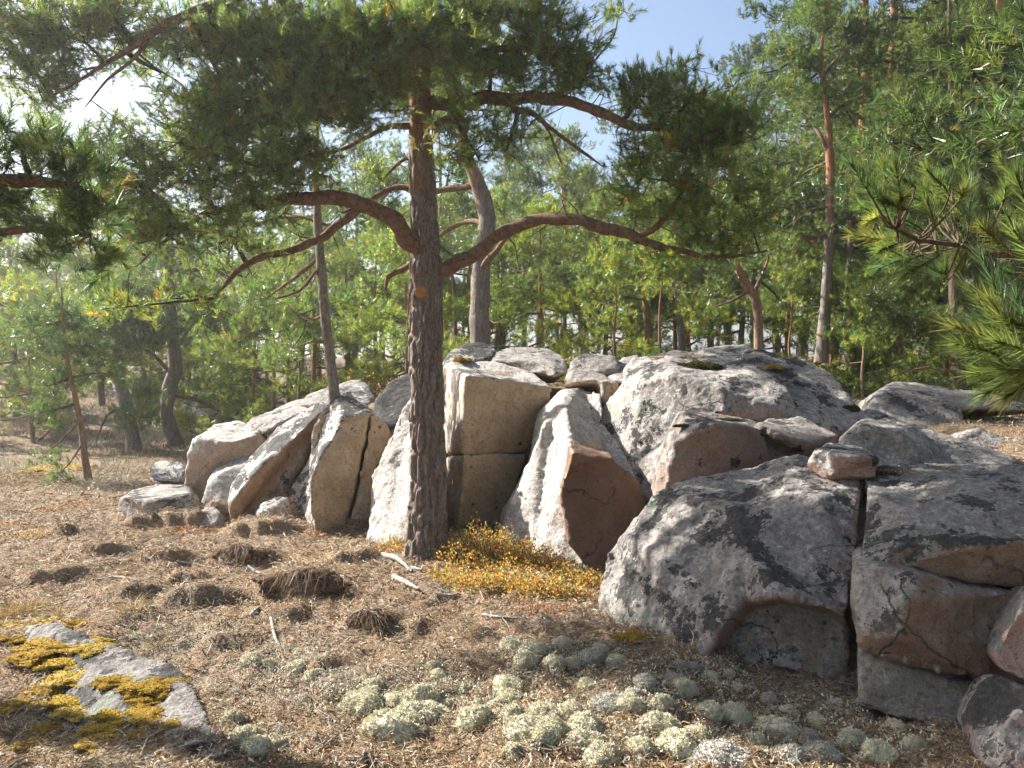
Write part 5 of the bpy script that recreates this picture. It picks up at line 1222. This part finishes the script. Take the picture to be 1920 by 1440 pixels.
def lichen_crumbs(n, seed):
    rg = np.random.default_rng(seed)
    ctr = np.array([[*on_ground(px, py)] for px, py, sz in lic])
    c = ctr[rg.integers(0, len(ctr), n)]
    x = c[:, 0] + rg.normal(0, .10, n); y = c[:, 1] + rg.normal(0, .09, n)
    z = ground_z(x, y)
    d = unit(np.c_[rg.normal(0, .7, (n, 2)), rg.uniform(.3, 1, n)])
    b = np.c_[x, y, z + rg.random(n) * .018]
    s_ = unit(np.cross(d, rg.normal(size=(n, 3)))) * .0035
    t = b + d * rg.uniform(.006, .018, (n, 1))
    V = np.stack([b - s_, b + s_, t + s_ * .8, t - s_ * .8], 1).reshape(-1, 3)
    tag(link('lichen_crumbs', mesh_np('lichen_crumbs', V, quads=np.arange(4 * n).reshape(-1, 4), cols=np.repeat(pick(LIC + LIC2, n, rg) * .9, 4, 0)), MAT_LICHEN), 'loose crumbs and thin mats of pale lichen between the cushions', 'lichen', kind='stuff')
lichen_crumbs(18000, 260)
GOLD = [(.44, .30, .05), (.52, .37, .07), (.34, .21, .035), (.40, .30, .08)]
DKMOSS = [(.07, .075, .018), (.11, .10, .02), (.05, .05, .015)]
moss_g = [cushion_mesh('moss_cushion', 230 + k, GOLD, 2200, .05, .30, 1.0) for k in range(4)]
moss_d = [cushion_mesh('moss_cushion', 240 + k, DKMOSS, 1300, .06, .4, .4) for k in range(2)]
gold = [(50, 1175, 90), (110, 1207, 110), (83, 1230, 90), (133, 1240, 80), (143, 1268, 90), (213, 1276, 60), (287, 1281, 80), (140, 1314, 80), (143, 1332, 70), (273, 1313, 60), (287, 1338, 80), (220, 1341, 70), (330, 1358, 50), (80, 1297, 70), (213, 1362, 80), (277, 1374, 60), (20, 1260, 60), (40, 1320, 60), (90, 1365, 60), (20, 1205, 60), (170, 1215, 60), (250, 1300, 40), (310, 1300, 40), (60, 1400, 60), (180, 1395, 60), (140, 1170, 50)]
gl = ['at the top of the slab by the grass', 'long streak across the upper slab', 'upper slab at the left', 'upper middle of the slab', 'middle of the slab']
for k, (px, py, sz) in enumerate(gold):
    h0, n0 = surface(px, py)
    r = sz / 2 / F_PX * h0.y * 1.25
    o = link('moss_cushion', moss_g[k % 4], MAT_MOSS, loc=h0 - Vector((0, 0, .006)))
    o.scale = (r, r * .8, min(r * .4, .024) / .3 * .7); o.rotation_euler = (0, 0, rnd.uniform(-.5, .5))
    tag(o, '%s golden moss cushion %s, %s' % ('broad' if sz >= 80 else ('medium' if sz >= 60 else 'small'), 'at the left edge of the slab' if px < 75 else ('left of the slab middle' if px < 135 else ('on the slab middle' if px < 200 else ('right of the slab middle' if px < 262 else 'by the bare grey strip'))), 'at the top' if py < 1200 else ('upper row' if py < 1245 else ('second row' if py < 1290 else ('third row' if py < 1335 else ('fourth row' if py < 1368 else 'lowest row'))))), 'moss', 'golden moss on the slab')
for k, (px, py, sx, sz, lab) in enumerate([(1310, 690, 110, .07, 'dark green moss pad hanging over the shaded crest of the dome'), (1290, 795, 70, .016, 'strip of dark moss along the left edge of the reddish boulder'), (1350, 783, 90, .016, 'moss strip across the cap of the reddish boulder'), (1590, 765, 60, .04, 'dark moss in the groove down the right side of the dome'), (1425, 812, 40, .016, 'moss in the gap between the reddish and the low brown boulder'), (1670, 888, 80, .03, 'brownish moss on the top edge of the right front block')]):
    h0, n0 = surface(px, py)
    r = sx / 2 / F_PX * h0.y
    o = link('moss_cushion', moss_d[k % 2], MAT_MOSS, loc=h0 - Vector((0, -.02, .018)))
    o.scale = (r * .8, r * .4, sz / .4); tag(o, lab, 'moss', 'dark moss on the rocks')
for k, (px, py, sx, lab) in enumerate([(965, 650, 55, 'golden moss patch on the crest slab behind the square block'), (865, 676, 30, 'golden moss sprig on the square block top'), (1185, 1198, 60, 'golden moss patch in the litter at the foot of the big front rock'), (1450, 690, 30, 'small moss patch on the knob of the dome'), (100, 880, 120, 'golden moss patch on the heath below the young pine')]):
    h0, n0 = surface(px, py)
    r = sx / 2 / F_PX * h0.y
    o = link('moss_cushion', moss_g[k % 4], MAT_MOSS, loc=h0); o.scale = (r, r, .1); tag(o, lab, 'moss', 'golden moss patches')

# ------------------------------------------------------------------ torn peat clods with hanging roots
def clod(px, py, wpx, hpx, label, seed):
    rg = np.random.default_rng(seed)
    g = on_ground(px, py)
    rx, rz = wpx / 2 / F_PX * g.y * .9, hpx / F_PX * g.y * .5
    ry = max(.25 * rx, rz * .6)
    n_u, n_v = 40, 20
    u = np.arange(n_u) / n_u * 2 * np.pi; v = np.linspace(-.35, 1, n_v) * np.pi / 2
    Vv, Uu = np.meshgrid(v, u, indexing='ij')
    P = np.stack([np.cos(Vv) * np.cos(Uu), np.cos(Vv) * np.sin(Uu), np.sin(Vv)], -1).reshape(-1, 3)
    P[:, 1] = np.where(P[:, 1] < 0, P[:, 1] * .45, P[:, 1] * 1.8)       # steep broken side towards the path
    P = P * (1 + .95 * fbm(P * 1.9 + seed, 4) + .3 * fbm(P * 5 + seed, 3, True))[:, None] * np.array([rx, ry, rz])
    i = np.arange(n_v - 1)[:, None] * n_u; j = np.arange(n_u)[None]; k = (j + 1) % n_u
    q = np.stack([i + j, i + k, i + n_u + k, i + n_u + j], -1).reshape(-1, 4)
    o = link('peat_clod', mesh_np('peat_clod', P, quads=q, smooth=True), MAT_CLOD, loc=g + Vector((0, .03, -.03)))
    tag(o, label, 'peat clod', 'torn clods of peat and roots')
    n = int(80 + 900 * rx)
    S = []
    for _ in range(n):
        a = P[rg.integers(n_u * n_v // 2, n_u * n_v)]
        d = np.array([rg.normal(0, .7), rg.normal(-.15, .6), rg.uniform(-.4, .15)]); L = rg.uniform(.05, .2)
        b = a + unit(d) * L * .5 + np.array([0, 0, .015]); c = a + unit(d) * L + np.array([rg.normal(0, .02), 0, -.03 - L * .15])
        rr = .0007 + .0024 * rg.random() ** 5
        S.append((np.array([[*a, rr], [*b, rr], [*c, rr * .5]])))
    v, q = merge([tube(x, 3)[:2] for x in S])
    cols = np.repeat(pick([(.40, .30, .2), (.28, .18, .11), (.5, .42, .34), (.30, .2, .13), (.16, .10, .07), (.22, .14, .09)], n, rg), 9, 0)
    r_ = link('roots', mesh_np('roots', v, quads=q, cols=cols), MAT_LITTER, o); r_['kind'] = 'stuff'
clab = ['long torn peat ridge in the middle of the slope, left of the trunk', 'dark clod with roots left of the trunk foot', 'twiggy clod in the centre foreground', 'small clod on the left above the mossy slab', 'grassy clod with curved roots above the slab tip', 'low clod on the left near the red shrubs', 'mossy clod just left of the trunk', 'rooty heap at the foot of the leaning slabs', 'small clod right of the centre foreground one', 'low clod right of the mossy slab tip', 'low clod at the far left', 'dark clod midway to the flat-topped stone',
        'mossy hummock before the flat-topped stone', 'small hummock by the first slab foot', 'small hummock left of the flat-topped stone front', 'low hummock near the left edge', 'flat clod above the lichen cluster on its left', 'clod with long bleached roots below the torn ridge', 'little clod between the grassy one and the dark one']
for k, (px, py, w_, h_) in enumerate(CLODS[:3]):
    clod(px, py, w_, h_, clab[k], 300 + k)

# ------------------------------------------------------------------ sticks, chips
def stick(label, pts, rpx, mat=MAT_DEAD, group='bleached sticks on the ground', name='fallen_stick'):
    P = []
    for px, py in pts:
        g, _ = surface(px, py); P.append([g.x, g.y, g.z + rpx / F_PX * g.y * .8, rpx / F_PX * g.y])
    P[-1][3] *= .4
    P = np.array(P); base = P[0, :3].copy()
    S = spline(P, .02)
    v, q, N = tube(S, 7)
    v = v + N * (fbm(v * 40, 2) * .35 * S[:, 3].repeat(7))[:, None]
    o = link(name, mesh_np(name, v - base, quads=q, smooth=True), mat, loc=base)
    tag(o, label, 'stick', group)
for lab, pts, r in [('bleached stick leading away from the trunk foot on its left', [(718, 1048), (745, 1058), (772, 1075)], 5), ('pale stick lying below the first one', [(738, 1088), (760, 1098), (785, 1108)], 5), ('short white wood chip near the trunk foot', [(772, 1072), (790, 1076)], 5), ('forked white stick in front of the bilberry', [(820, 1122), (845, 1122), (860, 1116)], 4),
        ('long thin pale stick below the bilberry', [(905, 1155), (940, 1162), (985, 1166)], 3), ('white stick fragment in the centre of the slope', [(670, 1150), (690, 1152), (712, 1146)], 4), ('wood chip standing at the torn ridge', [(470, 1160), (488, 1142)], 6), ('curved bleached root below the torn ridge', [(535, 1148), (555, 1170), (562, 1195)], 3), ('twisted bleached root hanging left of the centre clod', [(508, 1170), (515, 1195), (527, 1220)], 3),
        ('crooked branch at the bottom left under the slab', [(295, 1412), (330, 1408), (365, 1395), (388, 1392)], 4), ('dark twig at the bottom left edge', [(380, 1428), (410, 1424), (435, 1418)], 4), ('thin twig lying right of the shaded lichen', [(1085, 1235), (1120, 1238), (1150, 1242)], 2), ('pale curved twig under the arched hollow', [(1400, 1262), (1415, 1245), (1425, 1262)], 2),
        ('white splinter in the litter below the arched hollow', [(1482, 1325), (1500, 1332)], 4), ('pale twig before the lowest front block', [(1560, 1310), (1565, 1325), (1578, 1345)], 2), ('long pale twig along the foot of the lowest front block', [(1690, 1362), (1740, 1372), (1780, 1384)], 3), ('bent pale twig by the vertical crack foot', [(1540, 1318), (1580, 1322), (1615, 1338)], 2), ('thin branch lying at the bottom centre left', [(590, 1425), (610, 1408), (630, 1392)], 3), ('twig at the very bottom of the picture', [(680, 1438), (684, 1415)], 4),
        ('twig on the litter left of the lichen cluster', [(590, 1345), (620, 1355), (650, 1362)], 3), ('pale twig by the dark clod left of the trunk', [(465, 1068), (480, 1078), (500, 1082)], 3), ('thin bleached branch on the slope left of the torn ridge', [(330, 1060), (370, 1062), (410, 1068)], 2), ('white chip before the flat-topped stone', [(288, 978), (300, 975)], 6), ('stick pointing out of the left litter', [(180, 1090), (220, 1088), (260, 1092)], 2)]:
    stick(lab, pts, r)

# ------------------------------------------------------------------ loose litter: needles, straw, twiglets
def litter(n, seed):
    rg = np.random.default_rng(seed)
    Y = 2.9 * (12.0 / 2.9) ** (rg.random(n) ** 1.15)
    x = (rg.uniform(-180, 2050, n) - CX) / F_PX * Y
    d = cliff_dist(x, Y)
    ok = (d < .25) | ((d > .9) & (rg.random(len(d)) < .35))
    x, Y = x[ok], Y[ok]; n = len(x)
    z = ground_z(x, Y)
    a = rg.uniform(0, np.pi, n); 
    L = np.exp(rg.normal(-3.25, .45, n)) * np.clip(Y / 5, .8, 2)
    w = rg.uniform(.0012, .0032, n) * np.clip(Y / 5, .8, 2)
    tilt = rg.normal(0, .32, n)
    dv = np.c_[np.cos(a) * np.cos(tilt), np.sin(a) * np.cos(tilt), np.sin(tilt)]
    c = np.c_[x, Y, z + .004 + np.abs(np.sin(tilt)) * L * .5 + rg.random(n) * .012]
    s = unit(np.cross(dv, rg.normal(0, 1, (n, 3)) * np.array([.4, .4, 1]))) * w[:, None]
    bow = np.c_[rg.normal(0, .12, (n, 2)), np.abs(rg.normal(0, .12, n))] * L[:, None]
    A, B = c - dv * L[:, None] * .5, c + dv * L[:, None] * .5
    Mx = c + bow
    V = np.stack([A - s, A + s, Mx + s, Mx - s, B], 1).reshape(-1, 3)
    i = np.arange(n)[:, None] * 5
    pal = [(.27, .15, .085), (.33, .17, .09), (.42, .29, .18), (.54, .42, .29), (.38, .33, .29), (.13, .08, .055), (.50, .45, .40), (.24, .15, .09), (.20, .12, .075), (.36, .20, .10)]
    patch = fbm(np.c_[x * 1.1, Y * 1.1, np.zeros(n)], 3)
    col = pick(pal, n, rg) * np.array([.86, .90, .80])
    grey = np.clip(patch * 2.2, 0, .6)[:, None]
    col = col * (1 - grey) + np.array([.38, .33, .28]) * rg.uniform(.6, 1.3, (n, 1)) * grey
    me = mesh_np('litter', V, tris=np.hstack([i + 3, i + 2, i + 4]), quads=np.hstack([i, i + 1, i + 2, i + 3]), cols=np.repeat(col, 5, 0))
    return tag(link('forest_litter', me, MAT_LITTER), 'loose dry needles, straw and twiglets strewn over the ground', 'litter', kind='stuff')
litter(112000, 400)
def heath(n, seed):
    rg = np.random.default_rng(seed)
    Y = rg.uniform(8.5, 30, n); x = (rg.uniform(-250, 560, n) - CX) / F_PX * Y
    ok = cliff_dist(x, Y) < -.2
    ok &= fbm(np.c_[x * .7, Y * .7, np.full(n, 3.0)], 3) + rg.normal(0, .12, n) > -.05
    x, Y = x[ok], Y[ok]; n = len(x)
    z = ground_z(x, Y)
    h = rg.uniform(.03, .12, n) * np.clip(Y / 12, .7, 1.6)
    a = rg.uniform(0, 6.28, n)
    b = np.c_[x, Y, z - .005]; t = b + np.c_[np.cos(a) * h * .9, np.sin(a) * h * .9, h]
    s_ = np.c_[-np.sin(a), np.cos(a), np.zeros(n)] * (.004 * np.clip(Y / 10, .7, 2))[:, None]
    V = np.stack([b - s_, b + s_, t], 1).reshape(-1, 3)
    pat = fbm(np.c_[x * .5, Y * .5, np.full(n, 8.0)], 2)
    c = np.where((pat > .05)[:, None], pick([(.34, .33, .24), (.28, .28, .19), (.40, .39, .30)], n, rg), pick([(.28, .18, .10), (.20, .13, .08), (.38, .28, .17), (.14, .16, .06)], n, rg))
    tag(link('heath_cover', mesh_np('heath_cover', V, tris=np.arange(3 * n).reshape(-1, 3), cols=np.repeat(c, 3, 0)), MAT_LITTER), 'low dry heath and grass covering the open ground on the left', 'heath', kind='stuff')
heath(60000, 401)
def twig_litter(n, seed):
    rg = np.random.default_rng(seed)
    Y = 2.9 * (9.0 / 2.9) ** rg.random(n); x = (rg.uniform(-150, 1950, n) - CX) / F_PX * Y
    ok = cliff_dist(x, Y) < .05
    x, Y = x[ok], Y[ok]; n = len(x)
    parts = []
    for k in range(n):
        a = rg.uniform(0, 6.28); L = rg.uniform(.05, .24); m_ = 4
        t = np.linspace(-.5, .5, m_) * L
        bend = rg.normal(0, .18, m_) * L * .4
        px_ = x[k] + np.cos(a) * t - np.sin(a) * bend; py_ = Y[k] + np.sin(a) * t + np.cos(a) * bend
        parts.append((px_, py_, rg.uniform(.0012, .004)))
    AX = np.array([p[0] for p in parts]); AY = np.array([p[1] for p in parts])
    AZ = ground_z(AX, AY) + .008 + rg.random(AX.shape) * .012
    T = []
    for k in range(n):
        r = parts[k][2]
        T.append(tube(np.c_[AX[k], AY[k], AZ[k], [r, r, r * .8, r * .4]], 4)[:2])
    v, q = merge(T)
    c = np.repeat(pick([(.34, .29, .25), (.22, .16, .12), (.42, .38, .34), (.16, .10, .075), (.30, .20, .13)], n, rg), 16, 0)
    tag(link('twig_litter', mesh_np('twig_litter', v, quads=q, cols=c), MAT_LITTER), 'short dry twigs scattered through the litter', 'litter', kind='stuff')
twig_litter(1600, 402)

# ------------------------------------------------------------------ added haze volume imitating the lens glare from the sun side
hb = bmesh.new()
bmesh.ops.create_cube(hb, size=1)
me = bpy.data.meshes.new('haze'); hb.to_mesh(me); hb.free()
hz = link('haze', me)
hz.scale = (960, 900, 18); hz.location = (0, 340, 7.2)
hm = bpy.data.materials.new('glare_haze'); hm.use_nodes = True
hn = hm.node_tree.nodes; hn.remove(hn['Principled BSDF'])
pv = hn.new('ShaderNodeVolumePrincipled')
pv.inputs['Color'].default_value = (1, .985, .95, 1)
pv.inputs['Density'].default_value = 0.0025
pv.inputs['Anisotropy'].default_value = 0.7
hm.node_tree.links.new(pv.outputs[0], hn['Material Output'].inputs['Volume'])
me.materials.append(hm)
tag(hz, 'thin added haze imitating the lens glare on the left', 'haze', kind='stuff')

# things that still share a description: tell them apart by their order from the left
seen = {}
for o in scene.objects:
    if o.parent is None and 'label' in o and 'category' in o:
        seen.setdefault(o['label'], []).append(o)
for lab, os_ in seen.items():
    if len(os_) > 1:
        os_.sort(key=lambda o: o.location.x / max(o.location.y, .1))
        words = {2: ['left one', 'right one'], 3: ['leftmost', 'middle one', 'rightmost']}.get(len(os_))
        for k, o in enumerate(os_):
            o['label'] = lab + ', ' + (words[k] if words else 'number %d from the left' % (k + 1))
